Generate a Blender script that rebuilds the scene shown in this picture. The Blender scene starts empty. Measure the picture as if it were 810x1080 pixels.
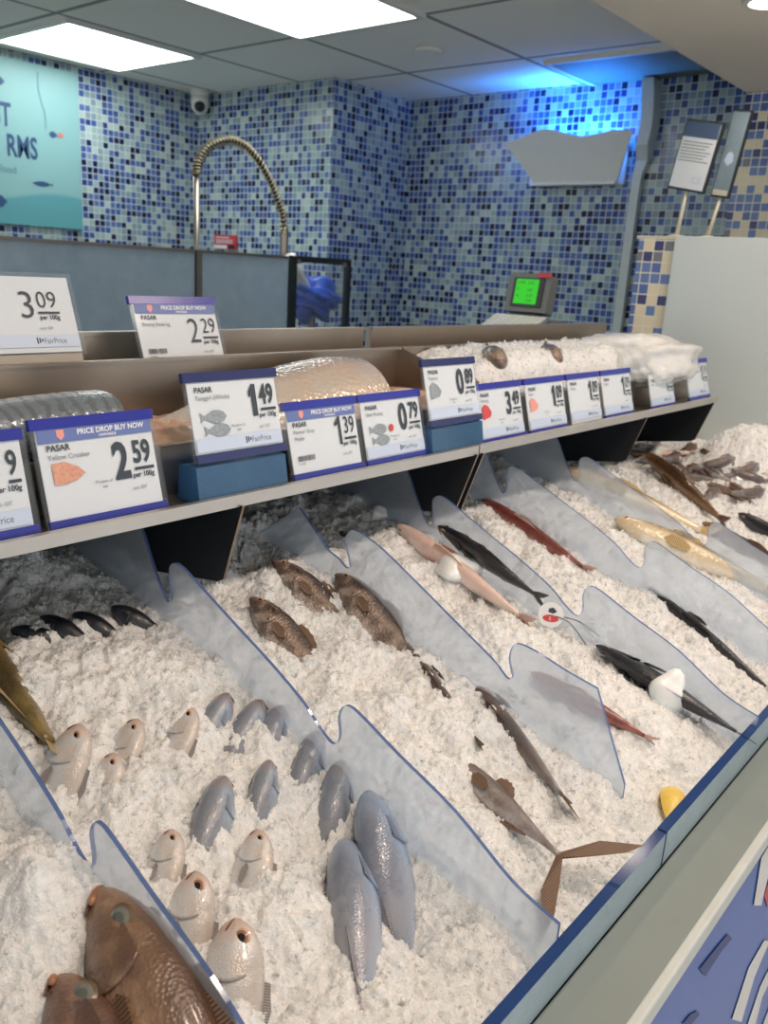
import bpy, bmesh, math, random
import numpy as np
from mathutils import Vector, Matrix
random.seed(7)
RNG = np.random.RandomState(11)
C = bpy.context.scene.collection
PI = math.pi

# ------------------------------------------------------------------ camera
F_PX = 890.14
YAW, PIT, ROL = (math.radians(a) for a in (39.405, -15.956, 3.447))
EYE = Vector((0, 0, 1.5))
fwd = Vector((math.cos(PIT)*math.cos(YAW), math.cos(PIT)*math.sin(YAW), math.sin(PIT)))
_r = fwd.cross(Vector((0, 0, 1))).normalized(); _u = _r.cross(fwd)
rgt = math.cos(ROL)*_r + math.sin(ROL)*_u
upv = -math.sin(ROL)*_r + math.cos(ROL)*_u
cam_d = bpy.data.cameras.new('camera'); cam = bpy.data.objects.new('camera', cam_d); C.objects.link(cam)
cam.matrix_world = Matrix(((rgt.x, upv.x, -fwd.x, EYE.x), (rgt.y, upv.y, -fwd.y, EYE.y), (rgt.z, upv.z, -fwd.z, EYE.z), (0, 0, 0, 1)))
cam_d.sensor_fit = 'VERTICAL'; cam_d.sensor_height = 36; cam_d.lens = F_PX/1080*36
cam_d.clip_start = 0.02; cam_d.clip_end = 60
cam_d.dof.use_dof = True; cam_d.dof.focus_distance = 0.98; cam_d.dof.aperture_fstop = cam_d.lens/3.4
bpy.context.scene.camera = cam

def ray(x, y): return rgt*((x-405)/F_PX) - upv*((y-540)/F_PX) + fwd
def on_x(x, y, X): d = ray(x, y); return EYE + d*(X/d.x)
def on_y(x, y, Y): d = ray(x, y); return EYE + d*(Y/d.y)
def on_z(x, y, Z): d = ray(x, y); return EYE + d*((Z-EYE.z)/d.z)

# ------------------------------------------------------------------ materials
def srgb(r, g, b):
    f = lambda c: (c/255/12.92) if c/255 <= 0.04045 else ((c/255+0.055)/1.055)**2.4
    return (f(r), f(g), f(b), 1)
class NT:
    def __init__(s, name):
        s.m = bpy.data.materials.new(name); s.m.use_nodes = True
        s.t = s.m.node_tree; s.n = s.t.nodes; s.b = s.n['Principled BSDF']; s.out = s.n['Material Output']
    def node(s, typ, **kw):
        n = s.n.new(typ)
        for k, v in kw.items(): setattr(n, k, v)
        return n
    def link(s, a, b): s.t.links.new(a, b)
    def math(s, op, a, b=None, c=None):
        n = s.n.new('ShaderNodeMath'); n.operation = op
        for i, v in enumerate((a, b, c)):
            if v is None: continue
            if isinstance(v, (int, float)): n.inputs[i].default_value = v
            else: s.link(v, n.inputs[i])
        return n.outputs[0]
    def mix(s, f, a, b):
        n = s.n.new('ShaderNodeMix'); n.data_type = 'RGBA'
        for sock, v in ((n.inputs[0], f), (n.inputs[6], a), (n.inputs[7], b)):
            if isinstance(v, (tuple, list, int, float)): sock.default_value = v
            else: s.link(v, sock)
        return n.outputs[2]
    def ramp(s, fac, stops, interp='LINEAR'):
        n = s.n.new('ShaderNodeValToRGB'); n.color_ramp.interpolation = interp
        e = n.color_ramp.elements
        while len(e) < len(stops): e.new(0.5)
        for i, (p, c) in enumerate(stops): e[i].position = p; e[i].color = c
        s.link(fac, n.inputs[0]); return n.outputs[0]
    def noise(s, scale, detail=4, rough=.5, coord='Object', vec=None):
        n = s.n.new('ShaderNodeTexNoise'); n.inputs['Scale'].default_value = scale
        n.inputs['Detail'].default_value = detail; n.inputs['Roughness'].default_value = rough
        if vec is None:
            tc = s.n.new('ShaderNodeTexCoord'); vec = tc.outputs[coord]
        s.link(vec, n.inputs['Vector']); return n.outputs['Fac']
    def bump(s, h, strength=.3, dist=.01):
        n = s.n.new('ShaderNodeBump'); n.inputs['Strength'].default_value = strength; n.inputs['Distance'].default_value = dist
        s.link(h, n.inputs['Height']); s.link(n.outputs[0], s.b.inputs['Normal'])
    def set(s, **kw):
        for k, v in kw.items():
            i = s.b.inputs[k.replace('_', ' ')]
            if isinstance(v, (int, float, tuple)): i.default_value = v
            else: s.link(v, i)
        return s

def plain(name, col, rough=.5, metal=0, var=.06, scale=20, **kw):
    t = NT(name); f = t.noise(scale)
    d = tuple(max(0, c*(1-var*2)) for c in col[:3])+(1,); l = tuple(min(1, c*(1+var*2)) for c in col[:3])+(1,)
    t.set(Base_Color=t.mix(f, d, l), Roughness=rough, Metallic=metal, **kw); return t.m

M = {}
def steel(name, col, rough):
    t = NT(name); tc = t.node('ShaderNodeTexCoord'); mp = t.node('ShaderNodeMapping'); mp.inputs['Scale'].default_value = (3, 3, 160)
    t.link(tc.outputs['Object'], mp.inputs[0]); f = t.noise(6, 5, .6, vec=mp.outputs[0]); g = t.noise(9, 4, .6)
    t.set(Base_Color=t.mix(g, tuple(c*.72 for c in col[:3])+(1,), col), Metallic=.92,
          Roughness=t.math('ADD', t.math('MULTIPLY', f, .14), rough)); t.bump(f, .06, .002); return t.m
M['steel'] = steel('brushed_steel', srgb(176, 162, 148), .26)
M['lip_steel'] = steel('pale_lip_steel', srgb(214, 208, 200), .34)
M['steel_dull'] = steel('dull_steel', srgb(140, 136, 130), .42)
M['bracket'] = plain('shaded_bracket_steel', srgb(38, 41, 46), .45, .4)  # shade under the shelf is put into the bracket colour
M['rim'] = plain('rim_steel', srgb(138, 148, 146), .38, .35, .05, 9)
M['rim_edge'] = plain('rim_edge', srgb(200, 205, 202), .35, .2)
M['tub'] = plain('tub_lining', srgb(60, 68, 78), .5, .1)
M['panel_blue'] = plain('printed_blue_panel', srgb(58, 100, 176), .32, 0, .05, 3)
M['white_paint'] = plain('white_print', srgb(214, 214, 212), .4)
M['red_paint'] = plain('red_print', srgb(190, 60, 70), .4)
M['dark_mark'] = plain('dark_scratch', srgb(48, 66, 122), .5)
M['card'] = plain('white_card', srgb(226, 228, 230), .45, 0, .01, 8)
M['ink'] = plain('dark_ink', srgb(52, 62, 72), .5, 0, .02)
M['ink_soft'] = plain('grey_ink', srgb(120, 126, 132), .5, 0, .02)
M['blue_strip'] = plain('blue_plastic_strip', srgb(38, 46, 148), .25, 0, .05)
M['navy_strip'] = plain('navy_plastic_strip', srgb(38, 46, 96), .25, 0, .05)
M['banner'] = plain('slate_blue_ink', srgb(98, 116, 172), .4, 0, .03)
M['pale_ink'] = plain('pale_blue_ink', srgb(190, 204, 226), .4, 0, .02)
M['pink_ink'] = plain('salmon_ink', srgb(224, 150, 140), .4, 0, .05)
M['red_ink'] = plain('red_ink', srgb(200, 70, 72), .4, 0, .05)
M['fish_ink'] = plain('grey_fish_ink', srgb(140, 150, 158), .4, 0, .25, 300)
M['fish_ink_pink'] = plain('pink_fish_ink', srgb(206, 150, 128), .4, 0, .2, 300)
M['white_plastic'] = plain('white_plastic', srgb(212, 212, 206), .4, 0, .02)
M['cream_plastic'] = plain('cream_plastic', srgb(205, 198, 180), .4, 0, .03)
M['grey_plastic'] = plain('grey_plastic', srgb(112, 116, 114), .45, 0, .04)
M['black_plastic'] = plain('black_plastic', srgb(24, 26, 28), .35)
M['floor'] = plain('floor_vinyl', srgb(206, 202, 194), .5, 0, .08, 5)
M['soffit'] = plain('painted_soffit', srgb(226, 216, 200), .7, 0, .01, 3)
M['partition'] = plain('frosted_partition', srgb(198, 206, 206), .3, 0, .015, 2)
M['frame_dark'] = plain('dark_frame', srgb(52, 60, 62), .35, .6)
M['trunk'] = plain('pale_trunking', srgb(190, 198, 196), .45)
M['lemon'] = plain('yellow_rind', srgb(232, 198, 96), .4, 0, .1, 60)
M['poster_red'] = plain('poster_red', srgb(190, 110, 110), .5)
M['poster_navy'] = plain('poster_navy', srgb(40, 72, 112), .5, 0, .03)
M['poster_grey'] = plain('poster_grey', srgb(96, 128, 140), .5, 0, .03)
M['sand_ink'] = plain('sign_text_ink', srgb(110, 104, 96), .5)

def emit(name, col, s):
    t = NT(name); e = t.node('ShaderNodeEmission'); e.inputs[0].default_value = col; e.inputs[1].default_value = s
    t.link(e.outputs[0], t.out.inputs[0]); return t.m
M['panel_light'] = emit('light_diffuser', (.93, 1, .97, 1), 9)
M['downlight'] = emit('warm_lamp', (1, .80, .58, 1), 12)
M['uv'] = emit('blue_tube', (.05, .25, 1, 1), 14)
def screen_mat():
    t = NT('green_screen'); e = t.node('ShaderNodeEmission'); e.inputs[0].default_value = srgb(70, 215, 60); e.inputs[1].default_value = .9
    t.link(e.outputs[0], t.out.inputs[0]); return t.m
M['screen'] = screen_mat()

def tiles(name, palette, grout, pitch=.0335):
    t = NT(name); g = t.node('ShaderNodeNewGeometry')
    sp = t.node('ShaderNodeSeparateXYZ'); t.link(g.outputs['Position'], sp.inputs[0])
    sn = t.node('ShaderNodeSeparateXYZ'); t.link(g.outputs['Normal'], sn.inputs[0])
    ax = t.math('ABSOLUTE', sn.outputs[0]); ay = t.math('ABSOLUTE', sn.outputs[1])
    az = t.math('ABSOLUTE', sn.outputs[2])
    h = t.math('ADD', t.math('MULTIPLY', sp.outputs[0], t.math('GREATER_THAN', t.math('ADD', ay, az), .5)), t.math('MULTIPLY', sp.outputs[1], t.math('GREATER_THAN', ax, .5)))
    v = t.math('ADD', t.math('MULTIPLY', sp.outputs[2], t.math('LESS_THAN', az, .5)), t.math('MULTIPLY', sp.outputs[1], t.math('GREATER_THAN', az, .5)))
    u = t.math('DIVIDE', h, pitch); w = t.math('DIVIDE', v, pitch)
    cb = t.node('ShaderNodeCombineXYZ'); t.link(t.math('FLOOR', u), cb.inputs[0]); t.link(t.math('FLOOR', w), cb.inputs[1])
    t.link(t.math('GREATER_THAN', ax, .5), cb.inputs[2])
    wn = t.node('ShaderNodeTexWhiteNoise'); wn.noise_dimensions = '3D'; t.link(cb.outputs[0], wn.inputs['Vector'])
    col = t.ramp(wn.outputs['Value'], palette, 'CONSTANT')
    fu = t.math('ABSOLUTE', t.math('SUBTRACT', t.math('FRACT', u), .5)); fv = t.math('ABSOLUTE', t.math('SUBTRACT', t.math('FRACT', w), .5))
    gm = t.math('GREATER_THAN', t.math('MAXIMUM', fu, fv), .445)
    t.set(Base_Color=t.mix(gm, col, grout), Roughness=t.math('ADD', t.math('MULTIPLY', gm, .4), .22))
    t.bump(t.math('SUBTRACT', 1, gm), .25, .002); return t.m
pal = [(0, srgb(150, 170, 170)), (.17, srgb(128, 148, 158)), (.36, srgb(172, 188, 184)), (.45, srgb(62, 88, 146)), (.62, srgb(84, 108, 158)), (.74, srgb(44, 62, 118)), (.87, srgb(22, 30, 66))]
M['tile'] = tiles('blue_mosaic', pal, srgb(196, 204, 206))
pal2 = [(0, srgb(222, 208, 176)), (.36, srgb(92, 118, 172)), (.62, srgb(74, 98, 160)), (.80, srgb(40, 44, 104)), (.92, srgb(110, 112, 120))]
M['tile_warm_lit'] = tiles('warm_lit_mosaic', pal2, srgb(224, 218, 200))  # warm light painted into the mosaic palette as cream tiles

def ceiling_mat():
    t = NT('ceiling_tiles'); g = t.node('ShaderNodeNewGeometry'); sp = t.node('ShaderNodeSeparateXYZ'); t.link(g.outputs['Position'], sp.inputs[0])
    m = None
    for ax, x0, p in ((0, 2.745, .72), (1, 2.21, .66)):
        f = t.math('FRACT', t.math('ADD', t.math('DIVIDE', t.math('SUBTRACT', sp.outputs[ax], x0), p), 20.5))
        d = t.math('MULTIPLY', t.math('ABSOLUTE', t.math('SUBTRACT', f, .5)), p)
        k = t.math('LESS_THAN', d, .012); m = k if m is None else t.math('MAXIMUM', m, k)
    n = t.noise(60, 3)
    t.set(Base_Color=t.mix(m, t.mix(n, srgb(232, 232, 220), srgb(238, 238, 228)), srgb(140, 142, 138)), Roughness=.85)
    t.bump(m, -.5, .006); return t.m
M['ceiling'] = ceiling_mat()

def acrylic(name, tint, diff, fr, ior=1.35):
    """translucent plastic sheet: tinted see-through plus a frosted (scattering) share and a clear reflection"""
    t = NT(name); t.n.remove(t.b)
    tr = t.node('ShaderNodeBsdfTransparent'); tr.inputs[0].default_value = tint
    df = t.node('ShaderNodeBsdfDiffuse'); df.inputs[0].default_value = diff
    tl = t.node('ShaderNodeBsdfTranslucent'); tl.inputs[0].default_value = diff
    a1 = t.node('ShaderNodeMixShader'); a1.inputs[0].default_value = .45; t.link(df.outputs[0], a1.inputs[1]); t.link(tl.outputs[0], a1.inputs[2])
    mx = t.node('ShaderNodeMixShader')
    n = t.noise(7, 5, .65); n2 = t.noise(260, 2)
    t.link(t.math('ADD', t.math('MULTIPLY', t.math('ADD', n, t.math('MULTIPLY', n2, .25)), fr*.8), fr*.5), mx.inputs[0])
    t.link(tr.outputs[0], mx.inputs[1]); t.link(a1.outputs[0], mx.inputs[2])
    gl = t.node('ShaderNodeBsdfGlossy'); gl.inputs['Roughness'].default_value = .12; gl.inputs[0].default_value = (.9, .95, 1, 1)
    fz = t.node('ShaderNodeFresnel'); fz.inputs[0].default_value = ior
    ge = t.node('ShaderNodeNewGeometry'); m2 = t.node('ShaderNodeMixShader'); t.link(t.math('MULTIPLY', fz.outputs[0], t.math('SUBTRACT', 1, ge.outputs['Backfacing'])), m2.inputs[0]); t.link(mx.outputs[0], m2.inputs[1]); t.link(gl.outputs[0], m2.inputs[2])
    t.link(m2.outputs[0], t.out.inputs[0]); return t.m
M['acrylic'] = acrylic('clear_blue_acrylic', (.91, .945, .98, 1), (.82, .88, .96, 1), .31, 1.3)
M['acrylic_edge'] = acrylic('acrylic_edge', (.18, .27, .50, 1), (.13, .20, .42, 1), .75)
M['guard'] = acrylic('guard_acrylic', (.80, .88, .92, 1), (.56, .68, .74, 1), .75, 1.3)
M['guard_edge'] = acrylic('guard_edge', (.03, .08, .25, 1), (.03, .08, .26, 1), .9)
M['screen_panel'] = acrylic('splash_panel', (.66, .76, .84, 1), (.52, .63, .72, 1), .85, 1.3)
M['sleeve'] = acrylic('clear_sleeve', (.97, .98, .99, 1), (.7, .75, .8, 1), .05, 1.12)
M['block'] = acrylic('blue_translucent_block', (.20, .40, .62, 1), (.12, .28, .50, 1), .62)
M['bag'] = acrylic('thin_poly_bag', (.97, .97, .97, 1), (.88, .87, .85, 1), .40, 1.2)

def ice_mat():
    t = NT('crushed_ice_wet'); n = t.noise(38, 5, .6); n2 = t.noise(420, 3, .6)
    n3 = t.noise(150, 3, .6); c = t.mix(t.ramp(t.math('ADD', t.math('MULTIPLY', n, .5), t.math('MULTIPLY', n3, .5)), [(.38, (0, 0, 0, 1)), (.58, (1, 1, 1, 1))]), srgb(224, 227, 229), srgb(250, 249, 248))
    t.set(Base_Color=c, Roughness=t.math('ADD', t.math('MULTIPLY', n2, .3), .08), Subsurface_Weight=.35, Subsurface_Radius=(.7, .85, 1.0), Subsurface_Scale=.006, Specular_IOR_Level=.45, IOR=1.31)
    t.bump(t.math('ADD', n2, n3), .8, .004); return t.m
M['ice'] = ice_mat()
M['chip'] = acrylic('clear_ice_chip', (.985, .99, .99, 1), (.95, .96, .965, 1), .60, 1.22)
M['ice_block'] = plain('clouded_ice', srgb(236, 238, 238), .25, 0, .02, 30, Subsurface_Weight=.5, Subsurface_Scale=.01)

def fish_mat(name, back, side, belly, spot=None, spot_amt=.5, spot_scale=14, rough=.3, metal=.15, scale_sz=70, bars=None, bump=.12, head=None):
    """back-to-belly colouring of the skin along the body's own height, blotches, and scale relief"""
    t = NT(name); tc = t.node('ShaderNodeTexCoord'); sp = t.node('ShaderNodeSeparateXYZ'); t.link(tc.outputs['Generated'], sp.inputs[0])
    n = t.noise(spot_scale, 5, .6); n2 = t.noise(5, 3, .5)
    z = t.math('ADD', sp.outputs[2], t.math('MULTIPLY', t.math('SUBTRACT', n2, .5), .25))
    col = t.ramp(z, [(.12, belly), (.42, side), (.62, side), (.86, back)])
    if spot: col = t.mix(t.math('MULTIPLY', t.ramp(n, [(.42, (0, 0, 0, 1)), (.62, (1, 1, 1, 1))]), spot_amt), col, spot)
    if bars:
        w = t.node('ShaderNodeTexWave'); w.bands_direction = 'X'; w.inputs['Scale'].default_value = bars[1]; w.inputs['Distortion'].default_value = 6; w.inputs['Detail'].default_value = 3; w.inputs['Detail Scale'].default_value = 1.5
        t.link(tc.outputs['Object'], w.inputs['Vector'])
        bm_ = t.math('MULTIPLY', t.ramp(w.outputs['Fac'], [(.55, (0, 0, 0, 1)), (.72, (1, 1, 1, 1))]), t.math('SUBTRACT', 1.05, t.math('MULTIPLY', t.math('SUBTRACT', .75, sp.outputs[2]), 1.2)))
        col = t.mix(t.math('MULTIPLY', bm_, bars[2]), col, bars[0])
    if head:
        so = t.node('ShaderNodeSeparateXYZ'); t.link(tc.outputs['Object'], so.inputs[0]); xx = t.math('ADD', so.outputs[0], t.math('MULTIPLY', t.math('SUBTRACT', n, .5), .12))
        col = t.mix(t.math('MULTIPLY', t.ramp(t.math('ADD', t.math('MULTIPLY', xx, 1/head[1]), 1), [(0, (0, 0, 0, 1)), (1, (1, 1, 1, 1))]), head[2]), col, head[0])
    vo = t.node('ShaderNodeTexVoronoi'); vo.inputs['Scale'].default_value = scale_sz; t.link(tc.outputs['Object'], vo.inputs['Vector'])
    t.set(Base_Color=col, Roughness=t.math('ADD', t.math('MULTIPLY', n, .22), rough-.08), Metallic=metal, Specular_IOR_Level=.6, Coat_Weight=.25, Coat_Roughness=.12)
    t.bump(t.math('ADD', vo.outputs['Distance'], t.math('MULTIPLY', n, .8)), bump, .010); return t.m
FM = {
 'silver': fish_mat('silver_blue_skin', srgb(128, 134, 146), srgb(160, 174, 192), srgb(206, 212, 218), srgb(150, 146, 146), .35, 6, .24, .05, 110, head=(srgb(140, 110, 92), .16, .85)),
 'silver_pale': fish_mat('pale_pink_silver_skin', srgb(190, 180, 172), srgb(200, 202, 204), srgb(218, 220, 222), srgb(208, 194, 184), .5, 9, .24, .05, 110, head=(srgb(206, 160, 130), .10, .8)),
 'slate': fish_mat('slate_blue_skin', srgb(118, 126, 142), srgb(158, 174, 198), srgb(206, 212, 218), srgb(188, 182, 186), .4, 5, .24, .05, 110),
 'grouper': fish_mat('brown_grouper_skin', srgb(104, 78, 58), srgb(156, 124, 98), srgb(190, 166, 144), srgb(88, 62, 50), .75, 7, .32, .0, 95, None, .16),
 'grouper_dark': fish_mat('dark_grouper_skin', srgb(86, 60, 50), srgb(138, 104, 86), srgb(160, 130, 110), srgb(70, 50, 44), .6, 10, .34, 0, 95, None, .16),
 'brown': fish_mat('brown_gutted_skin', srgb(60, 50, 46), srgb(150, 128, 112), srgb(186, 172, 162), srgb(74, 60, 54), .8, 10, .34, .1, 60, None, .3),
 'pink': fish_mat('pink_skin', srgb(228, 198, 186), srgb(240, 220, 210), srgb(242, 230, 224), srgb(224, 186, 176), .4, 7, .3, 0),
 'black': fish_mat('black_skin', srgb(24, 26, 32), srgb(50, 54, 64), srgb(84, 88, 96), srgb(34, 36, 44), .5, 7, .3, .1),
 'red': fish_mat('red_skin', srgb(124, 62, 54), srgb(176, 106, 94), srgb(216, 172, 158), srgb(104, 50, 44), .8, 16, .35, 0),
 'golden': fish_mat('golden_skin', srgb(128, 108, 82), srgb(214, 200, 172), srgb(236, 232, 222), srgb(204, 176, 132), .5, 9, .22, .08),
 'olive': fish_mat('olive_yellow_skin', srgb(74, 62, 34), srgb(140, 120, 70), srgb(186, 170, 116), srgb(58, 48, 30), .6, 10, .34, .05),
 'tan': fish_mat('brown_long_skin', srgb(88, 64, 42), srgb(146, 112, 76), srgb(190, 166, 132), srgb(80, 58, 42), .5, 9, .25, .15),
 'mackerel': fish_mat('barred_mackerel_skin', srgb(120, 130, 140), srgb(202, 208, 212), srgb(228, 226, 222), None, 0, 10, .22, .15, 120, (srgb(96, 100, 106), 13, .5)),
 'bigsilver': fish_mat('big_silver_skin', srgb(96, 100, 108), srgb(200, 192, 182), srgb(226, 210, 196), srgb(210, 178, 156), .5, 7, .2, .2, 90, None, .2),
 'grey': fish_mat('grey_mottled_skin', srgb(84, 78, 78), srgb(150, 146, 146), srgb(190, 184, 180), srgb(112, 88, 78), .75, 9, .32, .05),
 'flesh': fish_mat('pink_flesh', srgb(196, 158, 132), srgb(222, 186, 160), srgb(230, 206, 186), srgb(190, 140, 118), .5, 16, .4, 0),
}
def fin_mat(name, c1, c2):
    t = NT(name); tc = t.node('ShaderNodeTexCoord'); w = t.node('ShaderNodeTexWave'); w.inputs['Scale'].default_value = 30; w.inputs['Distortion'].default_value = 1.5
    t.link(tc.outputs['Object'], w.inputs['Vector']); t.set(Base_Color=t.mix(w.outputs['Fac'], c1, c2), Roughness=.4); t.bump(w.outputs['Fac'], .3, .01); return t.m
FIN = {k: fin_mat('fin_'+k, a, b) for k, a, b in (('silver', srgb(120, 116, 118), srgb(176, 168, 164)), ('brown', srgb(74, 54, 42), srgb(136, 104, 80)), ('dark', srgb(30, 30, 34), srgb(70, 68, 70)), ('pink', srgb(206, 160, 146), srgb(230, 196, 184)), ('gold', srgb(150, 124, 80), srgb(204, 180, 132)))}
M['eye_white'] = plain('eye_rim', srgb(206, 168, 140), .15, 0, .08, 40)
M['eye_iris'] = plain('eye_iris', srgb(150, 112, 92), .12, 0, .1, 40)
M['eye_grey'] = plain('eye_iris_grey', srgb(120, 120, 112), .12, 0, .1, 40)
M['lip'] = plain('orange_lip', srgb(160, 112, 82), .3, 0, .1, 60)
M['eye_grey_rim'] = plain('eye_rim_dull', srgb(104, 84, 66), .3, 0, .1, 40)
M['pupil_grey'] = plain('eye_pupil_clouded', srgb(92, 96, 92), .1, 0, .15, 60)
M['pupil'] = plain('eye_pupil', srgb(26, 22, 24), .08)
M['mouth_in'] = plain('mouth_lining', srgb(92, 58, 48), .4)

# ------------------------------------------------------------------ mesh helpers
class MB:
    def __init__(s): s.v = []; s.f = []; s.mi = []; s.mats = []
    def mat(s, m):
        if m not in s.mats: s.mats.append(m)
        return s.mats.index(m)
    def add(s, vs, fs, m):
        k = len(s.v); s.v += [tuple(p) for p in vs]; i = s.mat(m)
        for f in fs: s.f.append([q+k for q in f]); s.mi.append(i)
        return s
    def box(s, a, b, m):
        (x0, y0, z0), (x1, y1, z1) = a, b
        return s.add([(x0, y0, z0), (x1, y0, z0), (x1, y1, z0), (x0, y1, z0), (x0, y0, z1), (x1, y0, z1), (x1, y1, z1), (x0, y1, z1)],
              [(0, 3, 2, 1), (4, 5, 6, 7), (0, 1, 5, 4), (1, 2, 6, 5), (2, 3, 7, 6), (3, 0, 4, 7)], m)
    def prism(s, poly, axis, a, b, m, m_edge=None):
        """polygon in the two other axes extruded along axis from a to b"""
        n = len(poly); put = {'x': lambda p, w: (w, p[0], p[1]), 'y': lambda p, w: (p[0], w, p[1]), 'z': lambda p, w: (p[0], p[1], w)}[axis]
        vs = [put(p, a) for p in poly]+[put(p, b) for p in poly]
        s.add(vs, [list(range(n)), list(range(2*n-1, n-1, -1))], m)
        s.add(vs, [[i, i+n, (i+1) % n+n, (i+1) % n] for i in range(n)], m_edge or m); return s
    def tube(s, pts, r, m, n=10, caps=True):
        pts = [Vector(p) for p in pts]; k = len(pts); rs = r if isinstance(r, (list, tuple)) else [r]*k
        vs = []; ref = None
        for i, p in enumerate(pts):
            d = (pts[min(i+1, k-1)]-pts[max(i-1, 0)]).normalized()
            if ref is None: ref = Vector((0, 0, 1)) if abs(d.z) < .9 else Vector((1, 0, 0))
            a = (ref-d*ref.dot(d)).normalized(); ref = a; b = d.cross(a)
            vs += [p+(a*math.cos(2*PI*j/n)+b*math.sin(2*PI*j/n))*rs[i] for j in range(n)]
        fs = [[i*n+j, i*n+(j+1) % n, (i+1)*n+(j+1) % n, (i+1)*n+j] for i in range(k-1) for j in range(n)]
        if caps: fs += [list(range(n-1, -1, -1)), list(range((k-1)*n, k*n))]
        return s.add(vs, fs, m)
    def lathe(s, prof, m, n=24, c=(0, 0, 0)):
        vs = [(c[0]+r*math.cos(2*PI*j/n), c[1]+r*math.sin(2*PI*j/n), c[2]+z) for r, z in prof for j in range(n)]
        k = len(prof); fs = [[i*n+j, i*n+(j+1) % n, (i+1)*n+(j+1) % n, (i+1)*n+j] for i in range(k-1) for j in range(n)]
        fs += [list(range(n-1, -1, -1)), list(range((k-1)*n, k*n))]; return s.add(vs, fs, m)
    def build(s, name, parent=None, smooth=False, bevel=0, mw=None):
        me = bpy.data.meshes.new(name); me.from_pydata(s.v, [], s.f)
        for m in s.mats: me.materials.append(m)
        me.polygons.foreach_set('material_index', s.mi)
        bm = bmesh.new(); bm.from_mesh(me); bmesh.ops.recalc_face_normals(bm, faces=bm.faces); bm.to_mesh(me); bm.free()
        if smooth: me.polygons.foreach_set('use_smooth', [True]*len(me.polygons))
        o = bpy.data.objects.new(name, me); C.objects.link(o)
        if parent: o.parent = parent
        if mw is not None: o.matrix_world = mw
        if bevel:
            b = o.modifiers.new('bevel', 'BEVEL'); b.width = bevel; b.segments = 2; b.limit_method = 'ANGLE'
        return o
def tag(o, label, cat, group=None):
    o['label'] = label; o['category'] = cat
    if group: o['group'] = group
    return o
def structure(o, label=None):
    o['kind'] = 'structure'
    if label: o['label'] = label
    return o
def empty(name, loc, label, cat, group=None):
    o = bpy.data.objects.new(name, None); C.objects.link(o); o.location = loc; o.empty_display_size = .05
    return tag(o, label, cat, group)
def at(o, parent):   # parent a mesh that was built in world coordinates
    o.parent = parent; o.matrix_parent_inverse = Matrix.Translation(parent.location).inverted(); return o
def copy_thing(o):
    c = o.copy(); C.objects.link(c)
    for ch in list(o.children):
        d = ch.copy(); C.objects.link(d); d.parent = c
        for g in list(ch.children):
            e = g.copy(); C.objects.link(e); e.parent = d
    return c

_tc = {}
def text_geo(s, size, xs=1.0, bold=0.0):
    key = (s, size, xs, bold)
    if key in _tc: return _tc[key]
    if s == '1':
        k_ = .055+bold/size*1.2; w_ = .24; hh = .72
        pts = [(w_-k_*1.7, 0), (w_, 0), (w_, hh), (w_-k_*1.3, hh), (.0, hh-.16), (.0, hh-.16-k_*1.5), (w_-k_*1.7, hh-.13-k_*1.2)]
        _tc[key] = ([(a*size*xs*1.25, b*size) for a, b in pts], [list(range(7))]); return _tc[key]
    cu = bpy.data.curves.new('t', 'FONT'); cu.body = s; cu.size = size; cu.offset = bold; cu.resolution_u = 3
    o = bpy.data.objects.new('t', cu); C.objects.link(o)
    bpy.context.view_layer.update()
    me = o.to_mesh(); vs = [(v.co.x*xs, v.co.y) for v in me.vertices]; fs = [list(p.vertices) for p in me.polygons]
    o.to_mesh_clear(); bpy.data.objects.remove(o); bpy.data.curves.remove(cu)
    _tc[key] = (vs, fs); return vs, fs
def put_text(mb, s, x, y, size, m, xs=1.0, bold=0, depth=0, place=None, right=False):
    vs, fs = text_geo(s, size, xs, bold)
    if not vs: return 0
    w = max(v[0] for v in vs)
    if right: x -= w
    pl = place or (lambda a, b: (a, -depth, b))
    mb.add([pl(x+a, y+b) for a, b in vs], fs, m); return w

# ------------------------------------------------------------------ room
CZ = 2.42
def wall(name, a, b, m, label=None):
    return structure(MB().box(a, b, m).build(name), label)
wall('floor', (-3, -3, -.05), (4.6, 4.6, 0), M['floor'])
wall('ceiling', (-3, 1.3, CZ), (4.2, 4.5, CZ+.05), M['ceiling'])
wall('wall_left', (-3, 4.37, 0), (3.38, 4.47, CZ), M['tile'])
wall('wall_column', (3.38, 3.27, 0), (4.11, 4.47, CZ), M['tile'])
wall('wall_back', (4.01, -1, 0), (4.11, 3.27, CZ), M['tile'])
wall('wall_pillar', (3.66, -1, 0), (4.01, 1.30, CZ), M['tile_warm_lit'])
structure(MB().box((-3, -3, 2.25), (3.66, 1.30, 2.5), M['soffit']).build('ceiling_soffit'))
# half-height tiled wall behind the end of the counter
wall('wall_half', (2.70, 1.02, 0), (2.95, 1.225, 1.645), M['tile_warm_lit'])
structure(MB().box((2.70, 1.02, 1.645), (2.95, 1.235, 1.655), M['cream_plastic']).build('trim_1'))
o = MB().box((2.685, -.1, .4), (2.698, 1.10, 1.655), M['partition']).build('end_partition')
tag(o, 'large plain pale grey partition board closing the far end of the fish counter', 'partition')

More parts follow.
